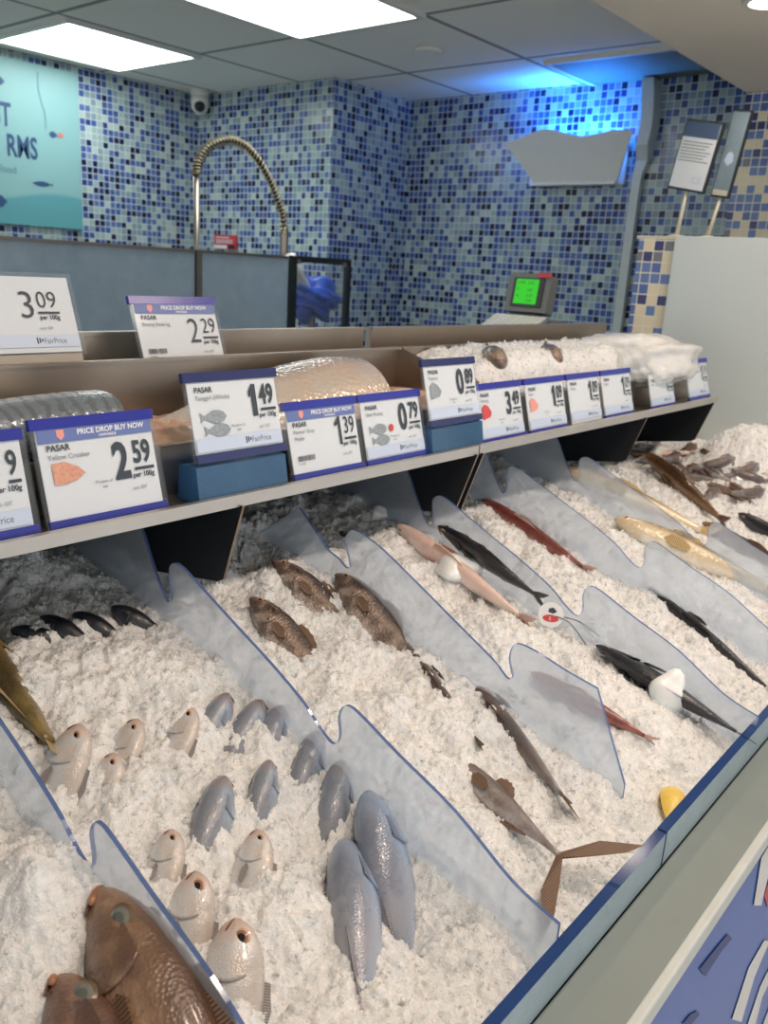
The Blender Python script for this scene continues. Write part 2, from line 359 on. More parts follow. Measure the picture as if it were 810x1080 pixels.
# ceiling lights, vent, camera, speaker
def ceiling_light(x, y, label):
    e = empty('ceiling_light', (x, y, CZ), label, 'light', 'square ceiling light panels')
    at(MB().box((x-.32, y-.31, CZ-.012), (x+.32, y+.31, CZ-.004), M['panel_light']).build('diffuser'), e)
    f = MB()
    for a, b in (((x-.345, y-.335), (x+.345, y-.31)), ((x-.345, y+.31), (x+.345, y+.335)), ((x-.345, y-.31), (x-.32, y+.31)), ((x+.32, y-.31), (x+.345, y+.31))):
        f.box((a[0], a[1], CZ-.016), (b[0], b[1], CZ), M['white_plastic'])
    at(f.build('frame'), e)
ceiling_light(2.42, 3.88, 'square ceiling light panel nearest the teal poster wall')
ceiling_light(2.40, 2.53, 'square ceiling light panel at the top edge of view, nearer the counter')
ceiling_light(.4, 2.53, 'square ceiling light panel further along the counter, out of view')
o = MB().lathe([(.0, 0), (.055, -.002), (.062, -.008), (.05, -.012), (.0, -.012)], M['ceiling'], 24, (3.15, 2.50, CZ)).build('smoke_detector', smooth=True)
tag(o, 'flat round grey cover set in the ceiling tile between the lights and the corner', 'ceiling cover')
v = empty('ceiling_vent', (3.77, 1.85, CZ), 'dark greenish square ceiling panel beside the beige soffit', 'ceiling panel')
at(MB().box((3.56, 1.50, CZ-.012), (4.00, 2.14, CZ-.004), plain('dark_vent', srgb(104, 112, 100), .6)).build('grille'), v)
at(MB().box((3.545, 2.14, CZ-.016), (4.005, 2.16, CZ), M['white_plastic']).box((3.54, 1.5, CZ-.016), (3.56, 2.14, CZ), M['white_plastic']).build('frame'), v)
s = empty('security_camera', (3.30, 4.25, CZ), 'small white dome security camera on the ceiling in the tiled corner', 'camera')
at(MB().lathe([(0, 0), (.055, 0), (.055, -.02), (.05, -.03), (0, -.03)], M['white_plastic'], 24, (3.30, 4.25, CZ)).build('base', smooth=False), s)
at(MB().lathe([(0, -.03), (.048, -.03), (.052, -.06), (.045, -.1), (.02, -.125), (0, -.128)], M['white_plastic'], 24, (3.30, 4.25, CZ)).build('housing', smooth=True), s)
at(MB().lathe([(0, -.034), (.022, -.03), (.03, -.012), (.03, .0), (0, .0)], M['black_plastic'], 20, (0, 0, 0)).build('lens', smooth=True,
   mw=None), s)
ln = s.children[-1]; ln.matrix_parent_inverse = Matrix.Identity(4); dl = Vector((-.61, -.79, -.30)).normalized(); ln.location = Vector((0, 0, -.078))+dl*.030; ln.rotation_euler = dl.to_track_quat('-Z', 'Y').to_euler()

# downlights in the soffit
DL = [(2.575, .895), (.35, .02), (1.0, .02), (1.65, .02), (2.3, .02)]
dl_labels = ['round warm downlight at the top right corner of the soffit'] + ['round warm downlight over the front of the counter, number %s along the row' % w for w in ('one', 'two', 'three', 'four')]
for (x, y), lb in zip(DL, dl_labels):
    e = empty('downlight', (x, y, 2.25), lb, 'light', 'soffit downlights')
    at(MB().lathe([(0, -.004), (.05, -.004), (.05, -.001), (0, -.001)], M['downlight'], 24, (x, y, 2.25)).build('lamp'), e)
    at(MB().lathe([(.05, -.001), (.05, -.008), (.065, -.006), (.068, -.001)], M['white_plastic'], 24, (x, y, 2.25)).build('trim_ring'), e)
    ld = bpy.data.lights.new('downlight_lamp', 'SPOT'); ld.energy = 29 if y < .5 else 14; ld.color = (1, .82, .68); ld.spot_size = math.radians(130); ld.spot_blend = .8; ld.shadow_soft_size = .06
    lo = bpy.data.objects.new('lamp_beam', ld); C.objects.link(lo); lo.location = (x, y, 2.235); lo.rotation_euler = (math.radians(22 if y < .5 else 0), 0, 0)

# poster on the left wall
PX0, PX1 = 1.75, 2.596
e = empty('poster', (2.2, 4.37, 2.0), 'large teal poster with dark blue capital letters on the mosaic wall', 'poster')
tp = NT('poster_teal'); tc = tp.node('ShaderNodeTexCoord'); sp_ = tp.node('ShaderNodeSeparateXYZ'); tp.link(tc.outputs['Object'], sp_.inputs[0])
wv = tp.math('ADD', sp_.outputs[2], tp.math('MULTIPLY', tp.math('SINE', tp.math('MULTIPLY', sp_.outputs[0], 7)), .03))
tp.set(Base_Color=tp.ramp(wv, [(.0, srgb(88, 150, 158)), (.5, srgb(88, 150, 158)), (.52, srgb(128, 170, 172)), (1, srgb(128, 170, 172))]), Roughness=.45)
for n_ in tp.n:
    if n_.type == 'VALTORGB':
        pass
mpv = tp.math('SUBTRACT', wv, 1.24)
for l in list(tp.t.links):
    if l.to_node.type == 'VALTORGB': tp.t.links.remove(l)
rn = [n_ for n_ in tp.n if n_.type == 'VALTORGB'][0]; tp.link(mpv, rn.inputs[0])
at(MB().box((PX0, 4.345, 1.615), (PX1, 4.368, 2.38), tp.m).build('sheet'), e)
tx = MB(); pl = lambda a, b: (a, 4.343, b)
W = lambda x, y: on_y(x, y, 4.343)
a, b = W(11, 108), W(11, 133); put_text(tx, 'ST', a.x, b.z, (a.z-b.z)*1.38, M['poster_navy'], .60, .003, place=pl, right=True)
a, b = W(39, 145), W(39, 168); put_text(tx, 'RMS', a.x, b.z, (a.z-b.z)*1.38, M['poster_navy'], .62, .003, place=pl, right=True)
a, b = W(17, 178), W(17, 183); put_text(tx, 'food', a.x, b.z, .05, M['poster_grey'], .9, place=pl, right=True)
fishp = lambda cx, cz, l, h: [(cx-l, cz), (cx-l*.5, cz+h*.8), (cx, cz+h), (cx+l*.55, cz+h*.6), (cx+l*.8, cz+.1*h), (cx+l, cz+h*.6), (cx+l, cz-h*.6), (cx+l*.8, cz-.1*h), (cx+l*.5, cz-h*.7), (cx, cz-h), (cx-l*.5, cz-h*.8)]
for (fx, fy, l, h, m) in ((56, 142, .022, .016, 'poster_navy'), (64, 143, .018, .014, 'poster_red'), (45, 194, .055, .013, 'poster_navy'), (1, 212, .03, .03, 'poster_navy'), (0, 85, .02, .02, 'poster_navy')):
    x, z = W(fx, fy).x, W(fx, fy).z
    tx.add([pl(*q) for q in fishp(x, z, l, h)], [list(range(11))], M[m])
cv = [W(*c_) for c_ in ((39, 75), (40, 95), (43, 108), (47, 118), (48, 136))]
tx.add([pl(c_.x, c_.z) for c_ in cv]+[pl(c_.x+.005, c_.z) for c_ in reversed(cv)], [list(range(10))], M['poster_grey'])
at(tx.build('lettering'), e)

# red notice on the wall behind the tap
e = empty('wall_notice', (2.35, 4.36, 1.6), 'small red and white notice on the mosaic wall beside the tap pipe', 'notice')
ax_ = 3.379
at(MB().box((ax_-.013, 4.0, 1.565), (ax_-.001, 4.2, 1.645), M['red_paint']).build('sheet'), e)
tx = MB(); pl2 = lambda a, b: (ax_-.0145, -a, b)
tx.add([pl2(-4.198, 1.567), pl2(-4.08, 1.567), pl2(-4.08, 1.588), pl2(-4.198, 1.588)], [[0, 1, 2, 3]], M['white_paint'])
tx.add([pl2(-4.07, 1.57), pl2(-4.01, 1.57), pl2(-4.01, 1.59), pl2(-4.07, 1.59)], [[0, 1, 2, 3]], M['black_plastic'])
for z, w in ((1.628, .12), (1.612, .15), (1.6, .15)): tx.add([pl2(-4.18, z), pl2(-4.18+w, z), pl2(-4.18+w, z+.006), pl2(-4.18, z+.006)], [[0, 1, 2, 3]], M['white_paint'])
at(tx.build('lettering'), e)

# fly trap with blue lamp on the back wall
e = empty('fly_trap', (4.01, 2.2, 2.05), 'white wavy topped wall lamp glowing blue on the mosaic wall', 'insect trap')
wav = [(2.55, 2.150), (2.46, 2.172), (2.40, 2.190), (2.33, 2.205), (2.26, 2.196), (2.19, 2.176), (2.12, 2.165), (2.05, 2.170), (1.97, 2.182), (1.87, 2.178)]
mb = MB(); lowr = [(2.39, 1.955), (1.955, 1.955)]
poly = wav+[lowr[1], lowr[0]]
fr = []
for (y, z) in poly: fr.append((4.01-.045-(z-1.955)*.35, y, z))
mb.add(fr+[(p[0]+.012, p[1], p[2]) for p in fr], [list(range(12)), list(range(23, 11, -1))]+[[i, i+12, (i+1) % 12+12, (i+1) % 12] for i in range(12)], M['white_plastic'])
at(mb.build('front_panel'), e)
at(MB().prism([(1.955, 1.955), (2.39, 1.955), (2.39, 1.97), (1.955, 1.97)], 'x', 3.95, 4.01, M['white_plastic']).build('tray'), e)
at(MB().box((3.995, 1.93, 1.96), (4.009, 2.45, 2.13), M['white_plastic']).build('back_plate'), e)
for z in (2.08, 2.12): at(MB().tube([(3.96, 1.96, z), (3.96, 2.42, z)], .010, M['uv'], 10).build('tube'), e)
ld = bpy.data.lights.new('uv_light', 'AREA'); ld.energy = 8; ld.color = (.03, .24, 1); ld.shape = 'RECTANGLE'; ld.size = .05; ld.size_y = .42; ld.spread = math.radians(170)
lo = bpy.data.objects.new('uv_glow', ld); C.objects.link(lo); lo.location = (3.945, 2.19, 2.14); lo.rotation_euler = (math.radians(180), math.radians(-14), 0)
# curved trunking beside it
pts = [(1.845, 2.40), (1.835, 2.34), (1.826, 2.26), (1.824, 2.20), (1.832, 2.12), (1.845, 2.06), (1.858, 2.0), (1.862, 1.9), (1.862, .9)]
mb = MB(); L_, R_ = [], []
for i, (y, z) in enumerate(pts):
    w = .028 if i < 6 else .022
    L_.append((y+w, z)); R_.append((y-w, z))
n = len(pts)
vs = [(x, *p) for x in (3.925, 4.009) for p in L_+R_]
vs = [((x if i < 5 or x > 4 else 3.975), y, z) for k, (x, y, z) in enumerate(vs) for i in [(k % (2*n)) % n]]
fs = []
for i in range(n-1):
    fs += [[i, i+1, n+i+1, n+i], [2*n+i, 2*n+n+i, 2*n+n+i+1, 2*n+i+1], [i, 2*n+i, 2*n+i+1, i+1], [n+i, n+i+1, 3*n+i+1, 3*n+i]]
fs += [[0, n, 3*n, 2*n], [n-1, 3*n-1, 4*n-1, 2*n-1]]
tag(mb.add(vs, fs, M['trunk']).build('cable_trunking'), 'pale grey curved cable trunking running down the mosaic wall beside the blue lamp', 'trunking')

# ------------------------------------------------------------------ staff side: bench, splash panels, tap, scale
e = empty('sink_bench', (2.4, 2.75, 0), 'low steel sink bench hidden behind the blue grey splash panels', 'bench')
at(MB().box((.4, 2.56, .86), (3.2, 3.1, .9), M['steel_dull']).build('worktop'), e)
for x, y in ((.45, 2.6), (3.12, 2.6), (.45, 3.02), (3.12, 3.02)): at(MB().box((x, y, 0), (x+.04, y+.04, .86), M['steel_dull']).build('leg'), e)
def splash(x0, x1, label):
    e = empty('splash_panel', ((x0+x1)/2, 2.52, .9), label, 'splash panel', 'splash panels behind the counter')
    at(MB().box((x0, 2.515, .88), (x1, 2.523, 1.528), M['screen_panel']).build('sheet'), e)
    at(MB().box((x0, 2.508, .6), (x0+.022, 2.53, 1.526), M['steel_dull']).build('post'), e)
    at(MB().box((x0, 2.51, 1.522), (x1, 2.528, 1.532), M['steel_dull']).build('top_rail'), e)
splash(.4, 1.93, 'left blue grey splash panel behind the raised price signs')
splash(1.935, 2.38, 'narrow blue grey splash panel just left of the dark framed window')
e = empty('framed_screen', (2.57, 2.52, .9), 'dark framed glass screen with a blue bundle behind it', 'screen')
at(MB().box((2.41, 2.515, .9), (2.72, 2.521, 1.52), M['sleeve']).build('glass'), e)
f = MB()
for a, b in (((2.395, .6), (2.42, 1.535)), ((2.715, .6), (2.735, 1.535)), ((2.42, 1.512), (2.715, 1.535))): f.box((a[0], 2.505, a[1]), (b[0], 2.53, b[1]), M['frame_dark'])
at(f.build('frame'), e)
for x in (2.425, 2.69): at(MB().box((x-.008, 2.499, 1.505), (x+.008, 2.512, 1.522), M['steel']).build('clip'), e)
# blue bundle + white pipe behind the framed screen
blue = plain('blue_film', srgb(40, 84, 190), .3, 0, .3, 25)
bm = bmesh.new(); bmesh.ops.create_icosphere(bm, subdivisions=4, radius=1)
for v in bm.verts:
    p = v.co.copy(); q = 1+.28*math.sin(p.x*6+p.z*4)*math.sin(p.y*5+1)+.14*math.sin(p.z*15+p.x*9); v.co = Vector((p.x*.125*q, p.y*.08*q, p.z*.085*q))
me = bpy.data.meshes.new('bag'); bm.to_mesh(me); bm.free(); me.materials.append(blue); me.polygons.foreach_set('use_smooth', [True]*len(me.polygons))
e = empty('blue_bag', (2.70, 2.70, 1.36), 'crumpled blue plastic bundle seen through the dark framed glass', 'bag')
bo = bpy.data.objects.new('bag', me); C.objects.link(bo); bo.parent = e
at(MB().tube([(2.7, 2.7, .9), (2.7, 2.7, 1.32)], .02, M['steel_dull']).build('stand'), e)
o = MB().tube([(2.52, 2.66, 1.53), (2.57, 2.665, 1.47), (2.62, 2.67, 1.42), (2.66, 2.675, 1.385)], [.03, .028, .024, .02], M['white_plastic'], 12).build('pipe_piece', smooth=True)
tag(o, 'short white pipe slanting down onto the blue bundle behind the glass', 'pipe')
# spray tap
TY = 2.80; k = TY/3.0
cx = lambda p: on_y(p[0], p[1], TY)
e = empty('spray_tap', tuple(cx((207, 262))), 'tall steel spray tap with a spring coiled hose arching over the sink', 'tap')
base = cx((207, 180)); at(MB().tube([(base.x, TY, .9), tuple(base)], .011, M['steel'], 14).build('riser_pipe', smooth=True), e)
at(MB().lathe([(0, .9), (.035, .9), (.035, .92), (.018, .94), (.016, 1.0), (0, 1.0)], M['steel'], 18, (base.x, TY, 0)).build('base', smooth=True), e)
arc = [cx(p) for p in ((207, 184), (209, 172), (216, 159), (228, 151), (242, 148), (256, 153), (268, 164), (279, 180), (287, 196), (293, 212), (298, 228), (300, 246))]
def catmull(P_, m=8):
    P_ = [Vector(p) for p in P_]; out = []
    for i in range(len(P_)-1):
        p0, p1, p2, p3 = P_[max(i-1, 0)], P_[i], P_[i+1], P_[min(i+2, len(P_)-1)]
        for j in range(m):
            t = j/m; out.append(.5*((2*p1)+(p2-p0)*t+(2*p0-5*p1+4*p2-p3)*t*t+(3*p1-p0-3*p2+p3)*t**3))
    return out+[P_[-1]]
ar = catmull(arc, 10)
at(MB().tube(ar, .009, M['black_plastic'], 10).build('hose', smooth=True), e)
sp_pts = []; turns = 46; N_ = turns*10
for i in range(N_+1):
    t = i/N_*(len(ar)-1); a = int(min(t, len(ar)-2)); p = ar[a].lerp(ar[a+1], t-a); d = (ar[a+1]-ar[a]).normalized()
    sx = Vector((0, 1, 0)); sy = d.cross(sx).normalized(); an = 2*PI*turns*i/N_
    sp_pts.append(p+(sx*math.cos(an)+sy*math.sin(an))*.0165)
at(MB().tube(sp_pts, .0034, plain('bronze_spring', srgb(150, 138, 112), .32, .8), 6).build('spring', smooth=True), e)
q = ar[-1]; at(MB().lathe([(0, .06), (.016, .06), (.018, .02), (.015, -.03), (.019, -.05), (.012, -.07), (.011, -.3), (0, -.3)], M['steel'], 16, (q.x, q.y, q.z-.03)).build('spray_head', smooth=True), e)

# weighing scale with green display
e = empty('weighing_scale', (2.62, 1.58, 1.28), 'grey weighing scale with a bright green display and white keypad', 'scale')
M_sc = Matrix.Translation((2.62, 1.57, 1.28)) @ Matrix.Rotation(math.radians(-90+6), 4, 'Z')
def sub(mb, name, par, **kw):
    o = mb.build(name, **kw); o.parent = par; return o
def part(mb, name, mw, par, **kw):
    o = mb.build(name, **kw); o.parent = par; o.matrix_parent_inverse = Matrix.Translation(par.location).inverted(); o.matrix_basis = mw; return o
tilt = M_sc @ Matrix.Translation((0, 0, .175)) @ Matrix.Rotation(math.radians(-12), 4, 'X')
head_ = part(MB().prism([(-.078, -.066), (.078, -.066), (.08, .055), (.07, .066), (-.07, .066), (-.08, .055)], 'y', 0, .06, M['grey_plastic']), 'display_head', tilt, e, bevel=.005)
sub(MB().box((-.058, -.004, -.05), (.058, .002, .05), M['black_plastic']), 'bezel', head_, bevel=.002)
sub(MB().box((-.046, -.006, -.04), (.038, -.003, .044), M['screen']), 'screen', head_)
tx = MB()
for (x, z, s_) in ((-.04, .027, '0.000'), (.0, .027, '0.00'), (-.002, .003, '0.00'), (-.04, .006, '%'), (-.04, -.016, 'kg'), (.0, -.016, '0.00'), (.0, -.034, '0.00')): put_text(tx, s_, x, z, .014, M['ink'], .9, depth=.0066)
sub(tx, 'lettering', head_)
sub(MB().box((.03, -.007, .052), (.078, -.002, .068), M['red_paint']), 'sticker', head_)
part(MB().box((-.03, .02, .04), (.03, .06, .12), M['grey_plastic']), 'neck', M_sc, e)
part(MB().prism([(-.17, 0), (.10, 0), (.10, .085), (-.02, .085), (-.17, .035)], 'x', -.11, .11, M['grey_plastic']), 'body', M_sc, e, bevel=.005)
kb = M_sc @ Matrix.Translation((0, -.095, .068)) @ Matrix.Rotation(math.atan2(.05, .15), 4, 'X')
mb = MB(); mb.box((-.1, -.075, -.004), (.1, .075, .004), M['ink_soft'])
for i in range(9):
    for j in range(6): mb.box((-.095+i*.0212, -.07+j*.024, .004), (-.095+i*.0212+.018, -.07+j*.024+.02, .009), M['white_plastic'])
part(mb, 'keypad', kb, e)
e2 = empty('scale_table', (2.62, 1.6, 0), 'plain steel table carrying the weighing scale behind the counter', 'table')
at(MB().box((2.3, 1.38, 1.25), (3.0, 1.85, 1.28), M['steel_dull']).build('top'), e2)
for x, y in ((2.32, 1.4), (2.94, 1.4), (2.32, 1.8), (2.94, 1.8)): at(MB().box((x, y, 0), (x+.04, y+.04, 1.25), M['steel_dull']).build('leg'), e2)

# two framed notices on stands on top of the half wall
def notice_stand(c, foot, w, h, rz, roll, label, kind):
    e = empty('notice_stand', foot, label, 'sign stand')
    R_ = Matrix.Translation(c) @ Matrix.Rotation(math.radians(rz), 4, 'Z') @ Matrix.Rotation(math.radians(roll), 4, 'Y')
    mf = MB(); t_ = .007
    mf.box((-w/2, -.006, -h/2), (w/2, .006, h/2), M['black_plastic'])
    part(mf, 'frame', R_, e, bevel=.002)
    if kind == 'text':
        sheet_ = part(MB().box((-w/2+t_, -.0085, -h/2+t_), (w/2-t_, -.0065, h/2-t_), M['card']), 'sheet', R_, e)
        tx = MB(); tx.add([(-w/2+t_, -.009, h/2-.05), (w/2-t_, -.009, h/2-.05), (w/2-t_, -.009, h/2-t_), (-w/2+t_, -.009, h/2-t_)], [[0, 1, 2, 3]], M['poster_navy'])
        for i in range(7): tx.add([(-w/2+.014, -.009, h/2-.065-i*.009), (w/2-.016-.01*(i % 3), -.009, h/2-.065-i*.009), (w/2-.016-.01*(i % 3), -.009, h/2-.0625-i*.009), (-w/2+.014, -.009, h/2-.0625-i*.009)], [[0, 1, 2, 3]], M['sand_ink'])
        put_text(tx, 'ICE', .01, -h/2+.025, .028, M['pale_ink'], .9, depth=.009)
    else:
        sheet_ = part(MB().box((-w/2+t_*.6, -.0085, -h/2+t_), (w/2-t_*.6, -.0065, h/2-t_), plain('grey_blue_sheet', srgb(118, 138, 148), .3, 0, .15, 12)), 'sheet', R_, e)
        tx = MB(); tx.add([(-w/2+.006, -.009, -h/2+.006), (w/2-.006, -.009, -h/2+.006), (w/2-.006, -.009, -h/2+.022), (-w/2+.006, -.009, -h/2+.022)], [[0, 1, 2, 3]], M['cream_plastic'])
        tx.add([(-.015, -.009, -.02), (0, -.009, -.034), (.015, -.009, -.02), (.01, -.009, 0), (0, -.009, .008), (-.01, -.009, 0)], [[0, 1, 2, 3, 4, 5]], M['pale_ink'])
    sub(tx, 'lettering', sheet_)
    part(MB().box((-w/2+.004, -.0098, -h/2+.004), (w/2-.004, -.0092, h/2-.004), M['sleeve']), 'cover', R_, e)
    bot = R_ @ Vector((0, .004, -h/2+.01))
    at(MB().tube([tuple(bot), ((bot.x+foot[0])/2, (bot.y+foot[1])/2, (bot.z+foot[2])/2), (foot[0], foot[1], foot[2]+.006)], [.005, .005, .007], M['cream_plastic'], 10).build('stem', smooth=True), e)
    at(MB().lathe([(0, 0), (.034, 0), (.034, .004), (.012, .009), (0, .01)], M['cream_plastic'], 20, foot).build('foot', smooth=False), e)
    return e
c1 = (on_x(734, 165, 2.78)+Vector((0, 0, 0)))
f1 = on_x(713, 252, 2.78)
notice_stand(tuple(c1), (2.78, f1.y+.0, 1.655), .135, .205, -100, 10, 'left framed notice with printed lines on a cream stem, standing on the half wall', 'text')
c2 = on_x(772, 163, 2.80); f2 = on_x(757, 252, 2.80)
notice_stand(tuple(c2), (2.80, 1.045, 1.655), .062, .25, -100, 8, 'narrow grey framed notice seen side on, right of the printed notice', 'plain')

# ------------------------------------------------------------------ display case
case = empty('display_case', (1.2, .6, 0), 'long refrigerated fish display case filled with crushed ice', 'display case')
X0, X1 = -.35, 2.68
at(MB().box((X0, .195, .837), (X1, .262, .855), M['rim']).box((X0, .188, .830), (X1, .2, .8555), M['rim_edge']).build('front_rim', bevel=.003), case)
at(MB().box((X0, .195, .1), (X1, .205, .832), M['panel_blue']).build('front_panel'), case)
at(MB().box((X0, .25, 0), (X1, 1.1, .1), M['black_plastic']).build('plinth'), case)
at(MB().box((X0, .262, .70), (X1, 1.15, .72), M['tub']).box((X0, .255, .70), (X1, .262, .845), M['tub']).box((X0, 1.15, .1), (X1, 1.165, 1.2), M['tub']).box((X0-.01, .2, .1), (X0, 1.165, 1.2), M['tub']).box((X1-.003, .2, .1), (X1+.003, 1.165, .9), M['tub']).build('tub'), case)
g = MB(); pf = lambda pts: g.add([tuple(on_y(x, y, .1935)) for x, y in pts], [list(range(len(pts)))], m_)
m_ = M['white_paint']
for pts in ([(795, 955), (803, 905), (815, 885), (815, 905), (803, 955)], [(772, 1075), (790, 1020), (806, 992), (812, 992), (796, 1030), (782, 1078)], [(788, 1082), (802, 1040), (816, 1012), (818, 1022), (804, 1052), (796, 1084)], [(803, 1085), (818, 1045), (824, 1050), (810, 1090)]): pf(pts)
m_ = M['red_paint']; pf([(806, 945), (812, 925), (820, 920), (820, 945), (810, 958)])
at(g.build('printed_stripes'), case); g = MB()
m_ = M['dark_mark']; pf([(738, 1022), (757, 998), (768, 985), (772, 990), (760, 1005), (744, 1030)]); pf([(720, 1080), (728, 1070), (736, 1066), (738, 1070), (726, 1084)])
at(g.build('printed_marks'), case)
# guard strips of thick acrylic along the front
for x0, x1, lb in ((X0, .862, 'nearer thick blue acrylic guard strip along the front rim'), (.866, X1-.01, 'farther thick blue acrylic guard strip along the front rim')):
    mb = MB(); b = [(x0, .2625, .8555), (x1, .2625, .8555), (x1, .2745, .8555), (x0, .2745, .8555), (x0, .2625, .9), (x1, .2625, .9), (x1, .2745, .9), (x0, .2745, .9)]
    mb.add(b, [(0, 1, 5, 4), (2, 3, 7, 6), (0, 3, 2, 1)], M['guard']); mb.add(b, [(4, 5, 6, 7), (1, 2, 6, 5), (3, 0, 4, 7)], M['guard_edge'])
    tag(mb.build('guard_strip'), lb, 'guard', 'front guard strips')

# wavy dividers
WAVE = [(.276, .914), (.33, .931), (.404, .974), (.482, 1.005), (.53, 1.026), (.551, 1.033), (.563, 1.029), (.569, 1.014), (.566, .993), (.570, .980), (.580, .977), (.600, .989), (.626, 1.009), (.68, 1.037), (.746, 1.066), (.82, 1.099), (.855, 1.114), (.872, 1.115), (.882, 1.104), (.880, 1.080), (.878, 1.064), (.884, 1.056), (.895, 1.062), (.923, 1.106), (.945, 1.145), (.98, 1.172), (1.04, 1.186), (1.145, 1.19)]
WAVE_C = [(.340, .900), (.393, 1.013), (.434, 1.02), (.48, 1.031), (.507, 1.034), (.518, 1.028), (.522, 1.010), (.517, .992), (.514, .984), (.522, .979), (.545, .996), (.597, 1.023), (.704, 1.078), (.76, 1.105), (.805, 1.118), (.822, 1.113), (.828, 1.095), (.818, 1.066), (.816, 1.057), (.826, 1.055), (.840, 1.064), (.867, 1.074), (.895, 1.098), (.931, 1.127), (1.054, 1.04)]
def divider(x, wave, dy, dz, label, lean=0):
    w2 = [Vector((a+dy, b+dz, 0)) for a, b in wave]
    if wave is WAVE: w2 = catmull(w2, 4)
    else: w2 = w2[:2]+catmull(w2[1:-1], 4)[1:]+[w2[-1]]
    top = [(v.x, v.y) for v in w2 if v.x < 1.146]
    poly = [(top[0][0], .74)]+top+[(top[-1][0], .74)]
    mb = MB(); n = len(poly); t = .0022
    for s_, rev in ((-t, False), (t, True)):
        vs = [(x+s_+lean*(p[1]-.9), p[0], p[1]) for p in poly]; mb.add(vs, [], M['acrylic'])
    k = 0
    # faces as strips from the top line down to the buried edge
    tp = top; m = len(tp)
    low = [(a, .74) for a, b in tp]
    mb = MB()
    me = bpy.data.meshes.new('divider'); bm = bmesh.new()
    va = [bm.verts.new((x-t+lean*(p[1]-.9), p[0], p[1])) for p in poly]; vb = [bm.verts.new((x+t+lean*(p[1]-.9), p[0], p[1])) for p in poly]
    from mathutils.geometry import tessellate_polygon
    for a_, b_, c_ in tessellate_polygon([[Vector((q_[0], q_[1], 0)) for q_ in poly]]):
        bm.faces.new((va[a_], va[b_], va[c_])); bm.faces.new((vb[c_], vb[b_], vb[a_]))
    for i in range(n):
        f = bm.faces.new((va[i], vb[i], vb[(i+1) % n], va[(i+1) % n])); f.material_index = 1
    bmesh.ops.recalc_face_normals(bm, faces=bm.faces); bm.to_mesh(me); bm.free()
    me.materials.append(M['acrylic']); me.materials.append(M['acrylic_edge'])
    o = bpy.data.objects.new('wave_divider', me); C.objects.link(o)
    tag(o, label, 'divider', 'wavy acrylic dividers'); return o
divider(.333, WAVE, .012, .0, 'wavy blue acrylic divider beside the brown grouper, its dip buried in ice')
divider(.635, WAVE, 0, 0, 'wavy acrylic divider between the silver fish heads and the three brown fish')
divider(.92, WAVE_C, 0, 0, 'wavy acrylic divider with cut sloping ends left of the pink fish')
divider(1.20, WAVE, -.01, .0, 'wavy acrylic divider right of the pink fish and the big black fish')
divider(1.48, WAVE, .01, .012, 'wavy acrylic divider just right of the red fish under the first 1.09 sign')
divider(1.76, WAVE, -.01, .0, 'wavy acrylic divider between the golden fish and the long brown fish')

# ------------------------------------------------------------------ ice
PROF_Y = [.2, .27, .34, .45, .55, .65, .75, .87, 1.0, 1.16]
PROF_Z = [.845, .850, .880, .908, .938, .965, .992, 1.030, 1.052, 1.075]
BUMPS = [(.29, .585, .055, .055, .062), (.18, .64, .08, .08, .03), (.20, .42, .10, .10, .028), (.57, .45, .05, .12, -.035), (.50, .82, .10, .10, .012), (.52, 1.08, .08, .05, .03), (.78, 1.05, .1, .05, .02),
         (.80, .55, .10, .10, .008), (1.06, .62, .05, .06, .022), (1.02, .80, .04, .04, .02), (1.09, .45, .10, .15, .032), (1.62, .55, .09, .2, .012),
         (2.46, .70, .11, .13, .15), (2.60, .60, .12, .22, .07), (1.36, .60, .08, .2, .012), (1.9, .86, .05, .05, .03), (.92, 1.05, .05, .03, .025), (1.2, 1.05, .04, .04, .02)]
def zice(x, y):
    z = np.interp(y, PROF_Y, PROF_Z)
    for bx, by, sx, sy, a in BUMPS: z = z+a*np.exp(-((x-bx)/sx)**2-((y-by)/sy)**2)
    return z
def surf(px, py):
    d = ray(px, py); t0 = (1.25-1.5)/d.z; t1 = (.70-1.5)/d.z; prev = t0
    for i in range(1, 401):
        t = t0+(t1-t0)*i/400; p = EYE+d*t
        if p.z < float(zice(p.x, p.y)): return p
    return EYE+d*t1
def worley(x, y, cell, amp, tilt, seed):
    """broken-chip relief: every cell is a flat shard with its own height and tilt"""
    rs = np.random.RandomState(seed); N = 1024
    jx, jy, h, gx, gy = rs.rand(N, N), rs.rand(N, N), rs.rand(N, N)*amp, (rs.rand(N, N)-.5)*tilt, (rs.rand(N, N)-.5)*tilt
    u, v = x/cell, y/cell; iu, iv = np.floor(u).astype(int), np.floor(v).astype(int)
    best = np.full(x.shape, 1e9); out = np.zeros(x.shape)
    for a in (-1, 0, 1):
        for b in (-1, 0, 1):
            cu, cv = (iu+a) % N, (iv+b) % N; du, dv = u-(iu+a+jx[cu, cv]), v-(iv+b+jy[cu, cv])
            d = du*du+dv*dv; k = d < best
            out = np.where(k, h[cu, cv]+(gx[cu, cv]*du+gy[cu, cv]*dv)*cell, out); best = np.where(k, d, best)
    return out-best*cell*.18
def smooth_noise(x, y, cell, seed):
    rs = np.random.RandomState(seed); N = 512; g = rs.rand(N, N)
    u, v = x/cell, y/cell; iu, iv = np.floor(u).astype(int), np.floor(v).astype(int); fu, fv = u-iu, v-iv
    fu, fv = fu*fu*(3-2*fu), fv*fv*(3-2*fv); G = lambda a, b: g[(iu+a) % N, (iv+b) % N]
    return (G(0, 0)*(1-fu)+G(1, 0)*fu)*(1-fv)+(G(0, 1)*(1-fu)+G(1, 1)*fu)*fv-.5
